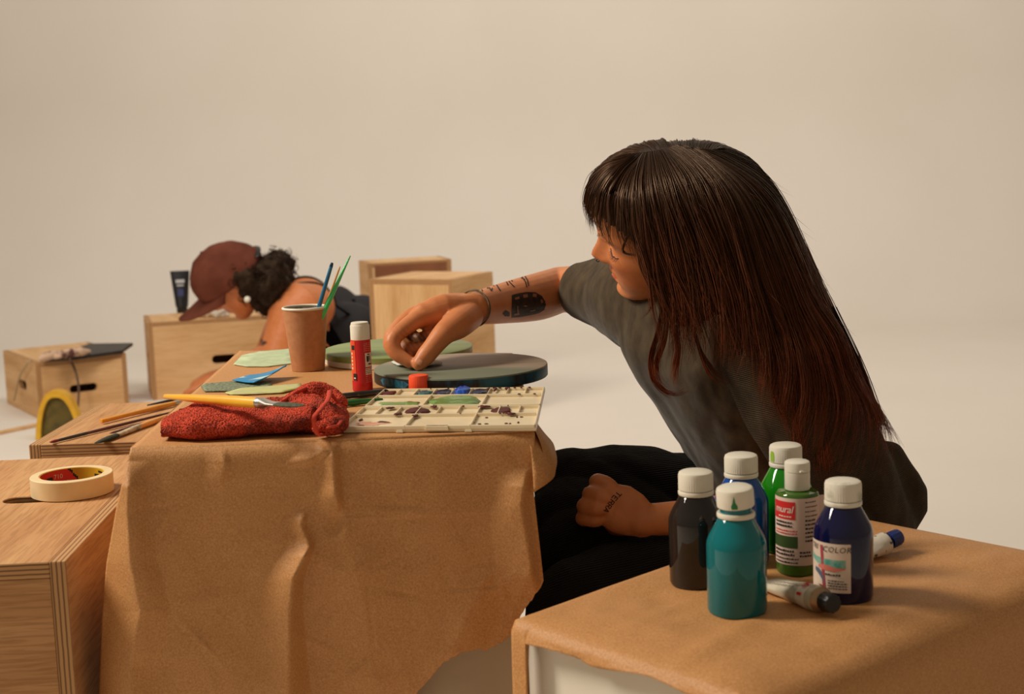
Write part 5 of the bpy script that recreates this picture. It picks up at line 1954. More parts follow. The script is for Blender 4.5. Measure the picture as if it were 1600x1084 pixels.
    skin.ribbon(mb, [(789, 487), (793, 489), (794, 494)], [5, 6, 4], lift=0.0006)
    obj('tattoo', mb, m_ink2, o, smooth=180)['label'] = 'small round dark tattoo beside the block tattoo'
    # TERRA across the back of the resting hand, read from the wrist side (letters climb along the knuckles)
    mb = MB()
    glyph = {'T': [[(0, 1), (.8, 1)], [(.4, 1), (.4, 0)]], 'E': [[(.75, 1), (0.05, 1), (0.05, 0), (.75, 0)], [(0.05, .52), (.6, .52)]], 'R': [[(0.05, 0), (0.05, 1), (.6, 1), (.75, .78), (.6, .52), (.05, .52)], [(.35, .52), (.8, 0)]], 'A': [[(0, 0), (.4, 1), (.8, 0)], [(.15, .36), (.65, .36)]]}
    p0, p1 = np.array((968.5, 769.5)), np.array((945.5, 800.5))
    dv = (p1 - p0) / 5.0
    up = np.array((dv[1], -dv[0]))
    up = up / np.linalg.norm(up) * 8.0
    bow = np.array((2.2, 0.2))
    for k, ch_ in enumerate('TERRA'):
        for st in glyph[ch_]:
            pts = []
            for a, b in st:
                t = (k + a) / 5.0
                pts.append(p0 + dv * (k + a * 1.02) + up * (b - .5) + bow * (1 - (2 * t - 1)**2) * -1)
            skin.ribbon(mb, pts, 1.35, lift=0.0005, step=0.7)
    obj('tattoo_lettering', mb, m_ink2, o, smooth=180)['label'] = 'tattoo reading TERRA on the back of the hand'
    # nails
    mb = MB()
    skin.ribbon(mb, [(657.5, 562), (653.5, 569.5)], [7, 7.6], lift=0.0003)
    obj('thumbnail', mb, material('nail', (226, 158, 122), 0.3, spec=0.5), o, smooth=180)
    # eyelashes, lids closed, looking down
    P_ = []
    for k in range(18):
        t = k / 17
        y = .022 + .024 * t
        z = .1085 - .0022 * math.sin(PI * t)
        x0 = .0885 - 2.8 * (y - .025)**1.0 * 0.30
        a = inv(V)
        # root on the lid: nearest skin point in front
        sel = np.argmin((fy - y)**2 + (fz - z)**2 + np.where(fx > .05, 0, 1))
        r0 = Lc[sel]
        d = np.array((.0050, .001 + .0035 * t, -.0030 + .0010 * (k % 2)))
        P_.append(np.array([r0, r0 + d * .5 + (0, 0, -.0012), r0 + d]))
    P_ = np.array([tr(catmull(p, 6)) for p in P_])
    m_lash = material('lash', (24, 16, 12), 0.6)
    strands('eyelashes', P_, np.full(len(P_), .00022), m_lash, o)
    # lid line
    mb = MB()
    ln = []
    for t in np.linspace(0, 1, 12):
        y = .020 + .027 * t
        z = .1090 - .0024 * math.sin(PI * t)
        sel = np.argmin((fy - y)**2 + (fz - z)**2 + np.where(fx > .05, 0, 1))
        ln.append(Lc[sel] + (.0004, 0, 0))
    tube(mb, tr(ln), .0006, 8)
    obj('lash_line', mb, m_lash, o, smooth=180)
    # eyebrow (near)
    br = []
    for k in range(60):
        t = random.random()
        y = .029 + .026 * t
        z = .1410 + .006 * math.sin(PI * min(1, t * 1.2)) - .004 * t + random.uniform(-.0025, .0025)
        sel = np.argmin((fy - y)**2 + (fz - z)**2 + np.where(fx > .04, 0, 1))
        r0 = Lc[sel]
        br.append(tr(catmull([r0, r0 + (.0012, .003, .0012), r0 + (.0002, .007, .0006)], 6)))
    strands('eyebrow', np.array(br), np.full(60, .00014), m_lash, o)
    # nose ring, bracelet
    mb = MB()
    c = tr([(.1100, .0060, .0865)])[0]
    a = np.linspace(0, 2 * PI, 17)
    ring = [c + R @ np.array((.0026 * math.cos(t), .0012, .0026 * math.sin(t))) for t in a]
    tube(mb, ring, .0007, 8, round_ends=False)
    obj('nose_ring', mb, m_black, o, smooth=180)
    ax = wr_f - D(785, 474, 2.06)
    ax /= np.linalg.norm(ax)
    bc = D(742, 481, 1.988)
    u = np.cross(ax, (0, 1, 0))
    u /= np.linalg.norm(u)
    w = np.cross(ax, u)
    m_cord = material('olive_cord', (122, 100, 66), 0.7, (84, 66, 42), 200)
    for kk, (sl, rr) in enumerate(((0.10, .0258), (-0.04, .0250))):
        mb = MB()
        ring = [bc + ax * (sl * .05 * math.sin(t) + kk * .003) + (u * math.cos(t) + w * math.sin(t)) * rr for t in np.linspace(0, 2 * PI, 40)]
        tube(mb, ring, .0011, 8, round_ends=False)
        if kk == 0:
            tube(mb, [bc + u * .0262 + ax * .004, bc + u * .0262 - ax * .004], .0020, 10)
        obj('bracelet', mb, m_cord, o, smooth=180)

    # ---- t-shirt: trunk, near sleeve hanging loose to the elbow, far sleeve ending above the elbow
    sh = MB()
    torso(sh, 0.016, 2)
    loft(sh, [((.400, 1.98, .385), h_ax * .192, h_fr * .142), ((.395, 1.98, .42), h_ax * .185, h_fr * .136), ((.378, 1.975, .47), m_ax * .158, m_fr * .126)], 40, 12)
    tube(sh, [(.29, 1.91, .670), sh_n, sh_n * .75 + el_n * .25], [.070, .072, .062], 28)
    e0 = D(1030, 500, 1.99)
    tube(sh, [(.25, 1.95, .68), D(995, 470, 2.03), D(950, 458, 2.09), D(904, 452.5, 2.14)], [.076, .072, .0530, .0400], 28, round_ends=False)
    V, F = fuse(sh, 0.0035, 5)
    N = vnormals(V, F)
    d = nz(V * np.array((1, 1, .45)), 13, 4.2, 2) * .0055 + nz(V * np.array((1.2, 1.2, .35)), 34, 7.7) * .0022
    V = V + N * d[:, None]
    shirt_V, shirt_F = V.copy(), list(F)
    m_shirt = material('washed_grey_jersey', (58, 47, 34), 0.92, (86, 71, 52), 70, (1, 1, .5), (0.3, 0.7), 8, bump=0.25, bscale=900, sheen=0.15, spec=0.15)
    so = obj('t_shirt', MB().add(V, F), m_shirt, T, smooth=180)
    # near sleeve: wide and loose, its front edge standing off the trunk, bagging over the elbow
    xa, ya = np.array((.97, .05, -.22)), np.array((-.05, .98, .1))
    s0, s1 = sh_n, el_n
    mb = MB()
    loft(mb, [(s0 + (-.03, .05, .045), xa * .03, ya * .02), (s0 + (-.015, .03, .030), xa * .062, ya * .060), (s0 + (.0, .01, -.005), xa * .080, ya * .080), (s0 * .7 + s1 * .3 + (.004, 0, 0), xa * .092, ya * .082),
              (s0 * .4 + s1 * .6 + (.010, 0, 0), xa * .098, ya * .076), (s0 * .15 + s1 * .85 + (.016, 0, 0), xa * .092, ya * .064), (s1 + (.022, 0, -.012), xa * .080, ya * .056), (s1 + (.024, 0, -.034), xa * .055, ya * .044), (s1 + (.024, 0, -.040), xa * .02, ya * .02)], 48, 40, power=2.2)
    tube(mb, [s1 + (.06, .01, .06), s1 + (.088, .012, .010), s1 + (.070, .01, -.028)], [.030, .034, .026], 20)
    V, F = fuse(mb, 0.0032, 4)
    N = vnormals(V, F)
    q = V - s0
    fold = np.sin((q @ np.array((30., 6, 10.))) + 2.2 * nz(V, 9, 2)) * .0035 * np.clip(-q[:, 2] / .10, 0, 1)
    V = V + N * (fold + nz(V * np.array((1.2, 1.2, .4)), 20, 3.3, 2) * .0045)[:, None]
    m_rib = material('washed_grey_rib', (56, 45, 32), 0.92, (76, 62, 45), 70, (1, 1, .5), (0.3, 0.7), 8, sheen=0.1, spec=0.12)
    nt = m_rib.node_tree
    tc = nt.nodes.new('ShaderNodeTexCoord')
    wv = nt.nodes.new('ShaderNodeTexWave')
    wv.wave_type = 'BANDS'
    wv.bands_direction = 'Z'
    wv.inputs['Scale'].default_value = 130
    wv.inputs['Distortion'].default_value = 1.2
    mp = nt.nodes.new('ShaderNodeMapping')
    mp.inputs['Rotation'].default_value = (0.1, 0.35, 0)
    nt.links.new(tc.outputs['Object'], mp.inputs[0])
    nt.links.new(mp.outputs[0], wv.inputs['Vector'])
    bp = nt.nodes.new('ShaderNodeBump')
    bp.inputs['Strength'].default_value = 0.7
    bp.inputs['Distance'].default_value = 0.0018
    nt.links.new(wv.outputs['Fac'], bp.inputs['Height'])
    nt.links.new(bp.outputs[0], nt.nodes['Principled BSDF'].inputs['Normal'])
    obj('sleeve', MB().add(V, F), m_rib, so, smooth=180)
    shirt_F += [tuple(i + len(shirt_V) for i in f) for f in F]
    shirt_V = np.concatenate([shirt_V, V])
    shirt_bt = BVHTree.FromPolygons([tuple(v) for v in shirt_V], shirt_F)

    def off_shirt(A, gap):
        shp = A.shape
        B_ = A.reshape(-1, 3).copy()
        for i, p in enumerate(B_):
            if p[2] > .74:
                continue
            h = shirt_bt.find_nearest(Vector(p), .12)
            if h[0] is None:
                continue
            q_ = np.array(h[0])
            n_ = np.array(h[1])
            e_ = (p - q_) @ n_
            if e_ < gap:
                B_[i] = q_ + n_ * gap
        return B_.reshape(shp)
    # sleeve cuffs and the front seam
    mb = MB()
    cc, cu = D(904, 452.5, 2.14), D(904, 452.5, 2.14) - D(950, 458, 2.09)
    cu /= np.linalg.norm(cu)
    u = np.cross(cu, (0, 0, 1))
    u /= np.linalg.norm(u)
    w = np.cross(cu, u)
    tube(mb, [cc - cu * .002 + (u * math.cos(t) + w * math.sin(t)) * .0395 for t in np.linspace(0, 2 * PI, 40)], .0018, 8, round_ends=False)
    obj('sleeve_hem', mb, m_shirt, so, smooth=180)
    # ---- corduroy trousers
    tb = MB()
    q = [((.405, 1.98, SEAT + .006), h_ax * .13, h_fr * .11), ((.405, 1.98, SEAT + .05), h_ax * .18, h_fr * .138), ((.400, 1.98, .37), h_ax * .183, h_fr * .135), ((.388, 1.978, .42), h_ax * .165, h_fr * .125)]
    loft(tb, q, 48, 30, power=2.4)
    tube(tb, [hipf, hipf * .5 + kneef * .5, kneef * .95 + hipf * .05, kneef], [.096, .084, .074, .066], 28)
    tube(tb, [kneef + (.005, -.01, -.005), kneef * .55 + ankf * .45, ankf + (-.03, .0, .01)], [.066, .062, .050], 28)
    tube(tb, [hipn, hipn * .5 + kneen * .5, kneen], [.098, .084, .066], 28)
    tube(tb, [kneen, kneen * .55 + ankn * .45, ankn + (-.02, -.02, .01)], [.064, .060, .050], 28)
    tube(tb, [(.17, 1.86, .36), D(900, 862, 1.80)], [.075, .056], 24)
    tube(tb, [(.20, 1.95, .37), D(893, 815, 1.86)], [.075, .060], 24)
    # cloth bunched in the fork between the legs
    tube(tb, [(.30, 1.93, .36), (.19, 1.86, .345), (.13, 1.80, .33)], [.085, .075, .05], 24)
    V, F = fuse(tb, 0.0035, 4)
    V[:, 2] = np.maximum(V[:, 2], SEAT + .002)
    N = vnormals(V, F)
    V = V + N * (nz(V, 14, 8.1, 2) * .0055)[:, None]
    # cords run down the legs
    m_cordu = material('black_corduroy', (17, 14, 13), 0.9, (26, 22, 20), 40, bump=0.0, sheen=0.06, spec=0.12)
    nt = m_cordu.node_tree
    tc = nt.nodes.new('ShaderNodeTexCoord')
    wv = nt.nodes.new('ShaderNodeTexWave')
    wv.wave_type = 'BANDS'
    wv.bands_direction = 'Z'
    wv.inputs['Scale'].default_value = 95
    wv.inputs['Distortion'].default_value = 1.5
    mp = nt.nodes.new('ShaderNodeMapping')
    mp.inputs['Rotation'].default_value = (0.5, 0.25, 0)
    nt.links.new(tc.outputs['Object'], mp.inputs[0])
    nt.links.new(mp.outputs[0], wv.inputs['Vector'])
    bp = nt.nodes.new('ShaderNodeBump')
    bp.inputs['Strength'].default_value = 0.8
    bp.inputs['Distance'].default_value = 0.002
    nt.links.new(wv.outputs['Fac'], bp.inputs['Height'])
    nt.links.new(bp.outputs[0], nt.nodes['Principled BSDF'].inputs['Normal'])
    obj('trousers', MB().add(V, F), m_cordu, T, smooth=180)

    # ---- hair
    m_hair = material('dark_hair', (255, 255, 255), 0.42, attr='tint', spec=0.5, tintspec=(1.0, 0.62, 0.38))
    m_cap = material('hair_under', (34, 21, 14), 0.6, (46, 27, 17), 60, (1, 1, .1), bump=0.4, bscale=220, bstretch=(1, 1, .06), spec=0.3, tintspec=(1.0, 0.6, 0.35))
    near = [
        [(1007, 249, 1.865), (990, 285, 1.812), (994, 350, 1.792), (1010, 420, 1.790), (1030, 470, 1.792), (1030, 520, 1.792), (1024, 560, 1.795)],
        [(1022, 245, 1.860), (1022, 290, 1.795), (1028, 370, 1.780), (1040, 450, 1.778), (1050, 510, 1.780), (1066, 550, 1.782), (1082, 568, 1.785)],
        [(1045, 240, 1.855), (1060, 290, 1.785), (1072, 370, 1.766), (1085, 450, 1.762), (1100, 520, 1.762), (1112, 555, 1.764), (1118, 574, 1.766)],
        [(1072, 236, 1.852), (1104, 290, 1.782), (1122, 370, 1.758), (1135, 450, 1.750), (1148, 520, 1.744), (1158, 565, 1.742), (1168, 580, 1.742)],
        [(1098, 235, 1.853), (1146, 290, 1.790), (1172, 370, 1.762), (1190, 450, 1.748), (1202, 540, 1.736), (1212, 620, 1.736), (1222, 672, 1.742)],
        [(1118, 237, 1.860), (1178, 290, 1.810), (1212, 370, 1.778), (1236, 450, 1.758), (1256, 550, 1.742), (1272, 650, 1.744), (1288, 716, 1.752)],
        [(1130, 238, 1.868), (1198, 290, 1.845), (1240, 380, 1.818), (1272, 470, 1.795), (1304, 560, 1.780), (1330, 650, 1.778), (1346, 730, 1.790)],
        [(1132, 236, 1.875), (1162, 246, 1.885), (1206, 292, 1.890), (1250, 390, 1.880), (1290, 480, 1.860), (1328, 560, 1.845), (1356, 630, 1.838), (1372, 690, 1.835)],
        [(1132, 235, 1.878), (1160, 240, 1.915), (1198, 284, 1.940), (1246, 390, 1.950), (1290, 480, 1.945), (1330, 560, 1.935), (1356, 635, 1.92), (1370, 700, 1.90)],
        [(1128, 234, 1.876), (1150, 234, 1.94), (1180, 268, 1.985), (1234, 375, 2.00), (1284, 480, 2.005), (1326, 570, 2.0), (1350, 650, 1.985), (1362, 710, 1.97)],
        [(1112, 236, 1.862), (1108, 216, 1.915), (1132, 258, 1.995), (1170, 370, 2.035), (1210, 470, 2.05), (1235, 560, 2.06), (1250, 640, 2.05), (1262, 690, 2.04)],
        [(1082, 236, 1.855), (1075, 214, 1.905), (1085, 262, 1.985), (1105, 370, 2.03), (1130, 450, 2.05), (1150, 530, 2.06), (1165, 590, 2.06), (1180, 640, 2.05)],
        [(1050, 240, 1.857), (1035, 219, 1.905), (1030, 268, 1.968), (1045, 350, 2.005), (1060, 420, 2.02), (1080, 480, 2.03), (1090, 540, 2.03), (1100, 590, 2.02)],
    ]

    def guide(g):
        pts = [D(*p) for p in g]
        r = skin.at(g[0][0], g[0][1], .004)
        if r is not None and abs(r[1] - pts[0][1]) < .06:
            pts[0] = r
        return catmull(pts, 40)

    def off_head(A, gap):
        B_ = A.reshape(-1, 3).copy()
        for i, p in enumerate(B_):
            if p[2] < .70:
                continue
            h = skin.t.find_nearest(Vector(p), .12)
            if h[0] is not None:
                q_, n_ = np.array(h[0]), np.array(h[1])
                if (p - q_) @ n_ < gap:
                    B_[i] = q_ + n_ * gap
        return B_.reshape(A.shape)
    G = np.array([guide(g) for g in near])          # (guides, 40, 3)
    # the crown: hair lifts over the skull between parting and outline
    cen = HO

    def sheet(Gx, n):
        out = np.stack([catmull(Gx[:, k], n) for k in range(Gx.shape[1])], 1)
        return out
    S = sheet(G, 90)
    for _ in range(3):
        S = off_head(off_shirt(S, .012), .006)
        for _k in range(4):
            S[:, 2:-1] = .5 * S[:, 2:-1] + .25 * (S[:, 1:-2] + S[:, 3:])
            S[1:-1, 2:] = .6 * S[1:-1, 2:] + .2 * (S[:-2, 2:] + S[2:, 2:])
    S = off_shirt(S, .006)
    # crown piece: roots of the near side to the roots of the far side are bridged by the sheet's own first rows
    mb = MB()
    out_dir = S - cen
    out_dir /= np.linalg.norm(out_dir, axis=2)[..., None]
    tt = np.linspace(0, 1, 40)
    shrink = (0.004 + 0.006 * tt)[None, :, None]
    inner = S - out_dir * shrink
    inner = off_shirt(inner, .003)
    # ragged lower edge
    for i in range(90):
        L = 0.90 - 0.10 * (0.5 + noise.noise(Vector((i * .35, 3, 0))))
        inner[i] = catmull(inner[i][:max(3, int(39 * L))], 40)
    gridmesh(mb, inner)
    # bangs: near and far
    bang_n = [
        [(1010, 247, 1.866), (994, 275, 1.820), (988, 315, 1.802), (994, 355, 1.798), (1006, 395, 1.798), (1014, 425, 1.800)],
        [(1003, 246, 1.868), (972, 264, 1.842), (960, 300, 1.825), (962, 340, 1.818), (974, 380, 1.812), (992, 404, 1.808)],
        [(998, 245, 1.872), (960, 264, 1.855), (942, 298, 1.842), (942, 335, 1.838), (952, 364, 1.832), (972, 392, 1.824)],
        [(995, 243, 1.880), (950, 262, 1.875), (931, 295, 1.868), (928, 328, 1.862), (936, 354, 1.858), (952, 378, 1.848)],
        [(1000, 245, 1.869), (965, 246, 1.890), (942, 264, 1.898), (926, 290, 1.895), (922, 322, 1.890), (928, 346, 1.886), (940, 360, 1.880)],
        [(1004, 245, 1.868), (976, 238, 1.905), (946, 258, 1.928), (928, 285, 1.935), (923, 318, 1.935), (928, 342, 1.930), (938, 356, 1.925)],
        [(1012, 245, 1.868), (998, 228, 1.915), (968, 250, 1.955), (955, 290, 1.975), (958, 330, 1.985), (975, 370, 1.988), (990, 390, 1.985)],
        [(1035, 242, 1.860), (1018, 222, 1.910), (1000, 255, 1.970), (995, 300, 2.000), (1005, 350, 2.010), (1022, 400, 2.015), (1040, 450, 2.02)],
    ]
    bang_n.append(near[-1])
    Bg = np.array([guide(g) for g in bang_n])
    BS = off_head(sheet(Bg, 50), .005)
    bo = BS - cen
    bo /= np.linalg.norm(bo, axis=2)[..., None]
    bi = BS - bo * 0.004
    bi = np.array([catmull(r[:19 + int(5 * noise.noise(Vector((k_ * .9, 2, 1))))], 40) for k_, r in enumerate(bi)])
    gridmesh(mb, bi, flip=True)
    # skull cap under all of it
    hv2, hf2 = head_verts(0.0, 60, 60)
    keep = np.array([v[2] > 0.105 + max(0, v[0] + 0.01) * 0.75 for v in hv2])
    hv2 = hv2 * np.array((1.012, 1.012, 1.0)) + np.array((0, 0, .001))
    ff = [f for f in hf2 if all(keep[i] for i in f)]
    mb.add(tr(hv2), ff)
    ho = obj('hair', mb, m_cap, T, smooth=180, solid=0.003)
    ho['label'] = 'long dark brown hair with reddish ends'

    def strand_set(Sx, n, spread, seed, out, wave, tmin=0.86, top=0.0):
        rg = np.random.default_rng(seed)
        ns, k = Sx.shape[:2]
        s = rg.uniform(0, ns - 1.001, n)
        i = s.astype(int)
        f = (s - i)[:, None, None]
        Pth = Sx[i] * (1 - f) + Sx[i + 1] * f
        t = np.linspace(0, 1, k)
        nrm = Pth - cen
        nrm /= np.linalg.norm(nrm, axis=2)[..., None]
        tang = np.gradient(Pth, axis=1)
        tang /= np.linalg.norm(tang, axis=2)[..., None] + 1e-9
        lat = np.cross(nrm, tang)
        # clumps share an offset and a wave
        nc = max(20, n // 14)
        cid = (s / ns * nc).astype(int)
        coff = rg.normal(size=(nc + 1, 2)) * spread * 1.2
        cph = rg.uniform(0, 2 * PI, (nc + 1, 2))
        cfr = rg.uniform(1.2, 3.0, (nc + 1, 2))
        own = rg.normal(size=(n, 2)) * spread
        env = (0.10 + 0.90 * np.clip(t * 1.3, 0, 1))[None]
        a = (coff[cid, 0, None] * 0.8 + own[:, 0, None]) * env + wave * np.sin(cph[cid, 0, None] + cfr[cid, 0, None] * 2 * PI * t[None]) * (t[None]**1.5)
        b = np.abs(own[:, 1, None]) * out * env + coff[cid, 1, None] * 0.5 * env + wave * 0.6 * np.sin(cph[cid, 1, None] + cfr[cid, 1, None] * 2 * PI * t[None]) * (t[None]**1.5)
        Pth = Pth + lat * a[..., None] + nrm * (b + 0.0012)[..., None]
        ln = rg.uniform(tmin, 1.0, n)
        res = []
        for p, l in zip(Pth, ln):
            m = max(4, int(k * l))
            x = np.linspace(0, m - 1, 26)
            j = np.clip(x.astype(int), 0, m - 2)
            g_ = (x - j)[:, None]
            res.append(p[j] * (1 - g_) + p[j + 1] * g_)
        return np.array(res), s / ns, rg

    def hair_cols(n, k, s, rg, redness):
        t = np.linspace(0, 1, k)[None]
        root, mid, tip = np.array(lin((38, 24, 15))[:3]), np.array(lin((52, 30, 18))[:3]), np.array(lin((136, 60, 33))[:3])
        w = np.clip((t - 0.30) / 0.6, 0, 1) * redness(s)[:, None]
        w = np.clip(w * rg.uniform(0.35, 1.3, (n, 1)), 0, 1)[..., None]
        c = root * (1 - np.clip(t / .3, 0, 1))[..., None] + mid * np.clip(t / .3, 0, 1)[..., None]
        c = c * (1 - w) + tip * w
        return c * rg.uniform(0.45, 1.7, (n, 1, 1))
    Pn, sn, rg = strand_set(S, 4200, .0042, 3, 1.4, .0095)
    Pn = off_shirt(Pn, .0015)
    strands('hair_strands', Pn, rg.uniform(.00035, .00075, len(Pn)), m_hair, ho, hair_cols(len(Pn), 26, sn, rg, lambda s: 0.35 + 0.65 * np.clip((s - .2) / .25, 0, 1)))
    Pb, sb, rg = strand_set(BS, 760, .0024, 5, 1.2, .0030, 0.82)
    strands('bangs', Pb, rg.uniform(.00035, .0008, len(Pb)), m_hair, ho, hair_cols(len(Pb), 26, sb, rg, lambda s: s * 0))
    # loose locks: by the cheek, the curl on the chest, the ends at the back
    locks = [
        ([(1012, 300, 1.80), (1006, 360, 1.793), (999, 395, 1.800), (1003, 420, 1.806), (1016, 445, 1.805), (1021, 465, 1.806), (1015, 485, 1.812), (1003, 497, 1.822), (998, 508, 1.826)], 26, .0010, .2),
        ([(1008, 300, 1.81), (985, 360, 1.806), (974, 385, 1.815), (974, 394, 1.817), (985, 398, 1.812), (998, 400, 1.806), (1004, 410, 1.805)], 14, .0007, .1),
        ([(1032, 420, 1.79), (1034, 480, 1.79), (1028, 520, 1.80), (1018, 556, 1.815), (1019, 585, 1.820), (1032, 606, 1.820), (1052, 616, 1.815), (1070, 612, 1.812), (1082, 602, 1.812)], 46, .0016, .9),
        ([(1036, 420, 1.785), (1042, 490, 1.785), (1036, 535, 1.795), (1026, 565, 1.808), (1028, 590, 1.812), (1042, 607, 1.812), (1060, 612, 1.808)], 40, .0018, .9),
        ([(1042, 430, 1.782), (1052, 500, 1.780), (1060, 540, 1.785), (1056, 575, 1.795), (1054, 600, 1.800), (1062, 611, 1.800)], 40, .0022, 1.0),
        ([(1075, 480, 1.77), (1092, 540, 1.772), (1105, 565, 1.775), (1122, 586, 1.775), (1140, 596, 1.770), (1149, 592, 1.766)], 12, .0010, .5),
        ([(1080, 500, 1.77), (1100, 570, 1.772), (1118, 596, 1.775), (1140, 604, 1.772)], 8, .0012, .7),
        ([(1300, 480, 1.84), (1342, 570, 1.835), (1364, 630, 1.835), (1374, 665, 1.835), (1368, 692, 1.838), (1358, 706, 1.842)], 50, .0026, 1.1),
        ([(1290, 480, 1.85), (1330, 570, 1.85), (1352, 640, 1.85), (1362, 680, 1.85), (1352, 720, 1.85), (1345, 742, 1.852)], 50, .0028, 1.1),
        ([(1280, 470, 1.80), (1316, 570, 1.79), (1336, 650, 1.786), (1338, 700, 1.79), (1330, 740, 1.795), (1318, 758, 1.80)], 60, .0035, 1.0),
        ([(1240, 450, 1.76), (1262, 570, 1.745), (1282, 660, 1.748), (1290, 720, 1.758), (1300, 752, 1.765)], 60, .0035, .9),
        ([(1210, 420, 1.76), (1226, 540, 1.738), (1240, 620, 1.738), (1252, 690, 1.748), (1262, 730, 1.756)], 60, .0035, .8),
        ([(1190, 420, 1.755), (1204, 540, 1.734), (1214, 610, 1.734), (1232, 660, 1.742), (1246, 690, 1.748)], 40, .003, .7),
    ]
    Pl, cl, rl = [], [], []
    rg = np.random.default_rng(11)
    for pts, n, sp, red in locks:
        c = catmull([D(*p) for p in pts], 26)
        for _ in range(n):
            off = rg.normal(size=3) * sp
            off2 = rg.normal(size=3) * sp * 1.4
            t = np.linspace(0, 1, 26)[:, None]
            p = c + off * (0.7 + 0.3 * t) + off2 * t**2
            L = int(26 * rg.uniform(.85, 1.0))
            Pl.append(catmull(p[:L], 26))
            rl.append(rg.uniform(.0004, .0008))
            cl.append(red)
    Pl = off_shirt(np.array(Pl), .0012)
    cl = np.array(cl)
    strands('loose_locks', Pl, np.array(rl), m_hair, ho, hair_cols(len(Pl), 26, cl, rg, lambda s: s))
    # fly-away hairs round the outline
    fl = []
    for _ in range(150):
        i = rg.integers(0, 90)
        a = rg.integers(2, 30)
        p = S[i, a] + (S[i, a] - cen) * 0.02
        d = S[i, min(39, a + 8)] - S[i, a]
        o_ = (S[i, a] - cen) / np.linalg.norm(S[i, a] - cen)
        q = [p, p + d * .5 + o_ * rg.uniform(.002, .010), p + d + o_ * rg.uniform(.0, .022) + rg.normal(size=3) * .006]
        fl.append(catmull(q, 26))
    fl = np.array(fl)
    strands('flyaway_hairs', fl, np.full(len(fl), .00022), m_hair, ho, hair_cols(len(fl), 26, np.full(len(fl), .7), rg, lambda s: s))

    # ---- the low chair she sits on
    C = thing('low_chair', 'low black chair under the person in the grey t-shirt, thin leg seen behind the elbow', 'chair', (0.37, 1.985, 0))
    mb = MB().box((.13, 1.80, SEAT - .022), (.56, 2.20, SEAT - .001))
    obj('seat', mb, m_black, C, smooth=0, bevel=0.006)
    for (x, y, z) in ((.155, 1.825, SEAT - .022), (.155, 2.175, SEAT - .022)):
        mb = MB()
        tube(mb, [(x, y, 0.006), (x, y, z)], .006, 12, smooth_path=False)
        obj('leg', mb, m_black, C, smooth=60)
    for y in (1.86, 2.175):
        mb = MB()
        tube(mb, [(.515, y, 0.006), (.512, y, SEAT - .022)], .006, 12, smooth_path=False)
        obj('leg', mb, m_black, C, smooth=60)
    mb = MB()
    tube(mb, [(.505, 1.852, SEAT - .002), (.503, 1.852, .37), (.504, 1.855, .386), (.508, 1.858, .37), (.510, 1.858, SEAT - .002)], .0016, 10)
    obj('wire_loop', mb, m_black, C, smooth=60)


woman()


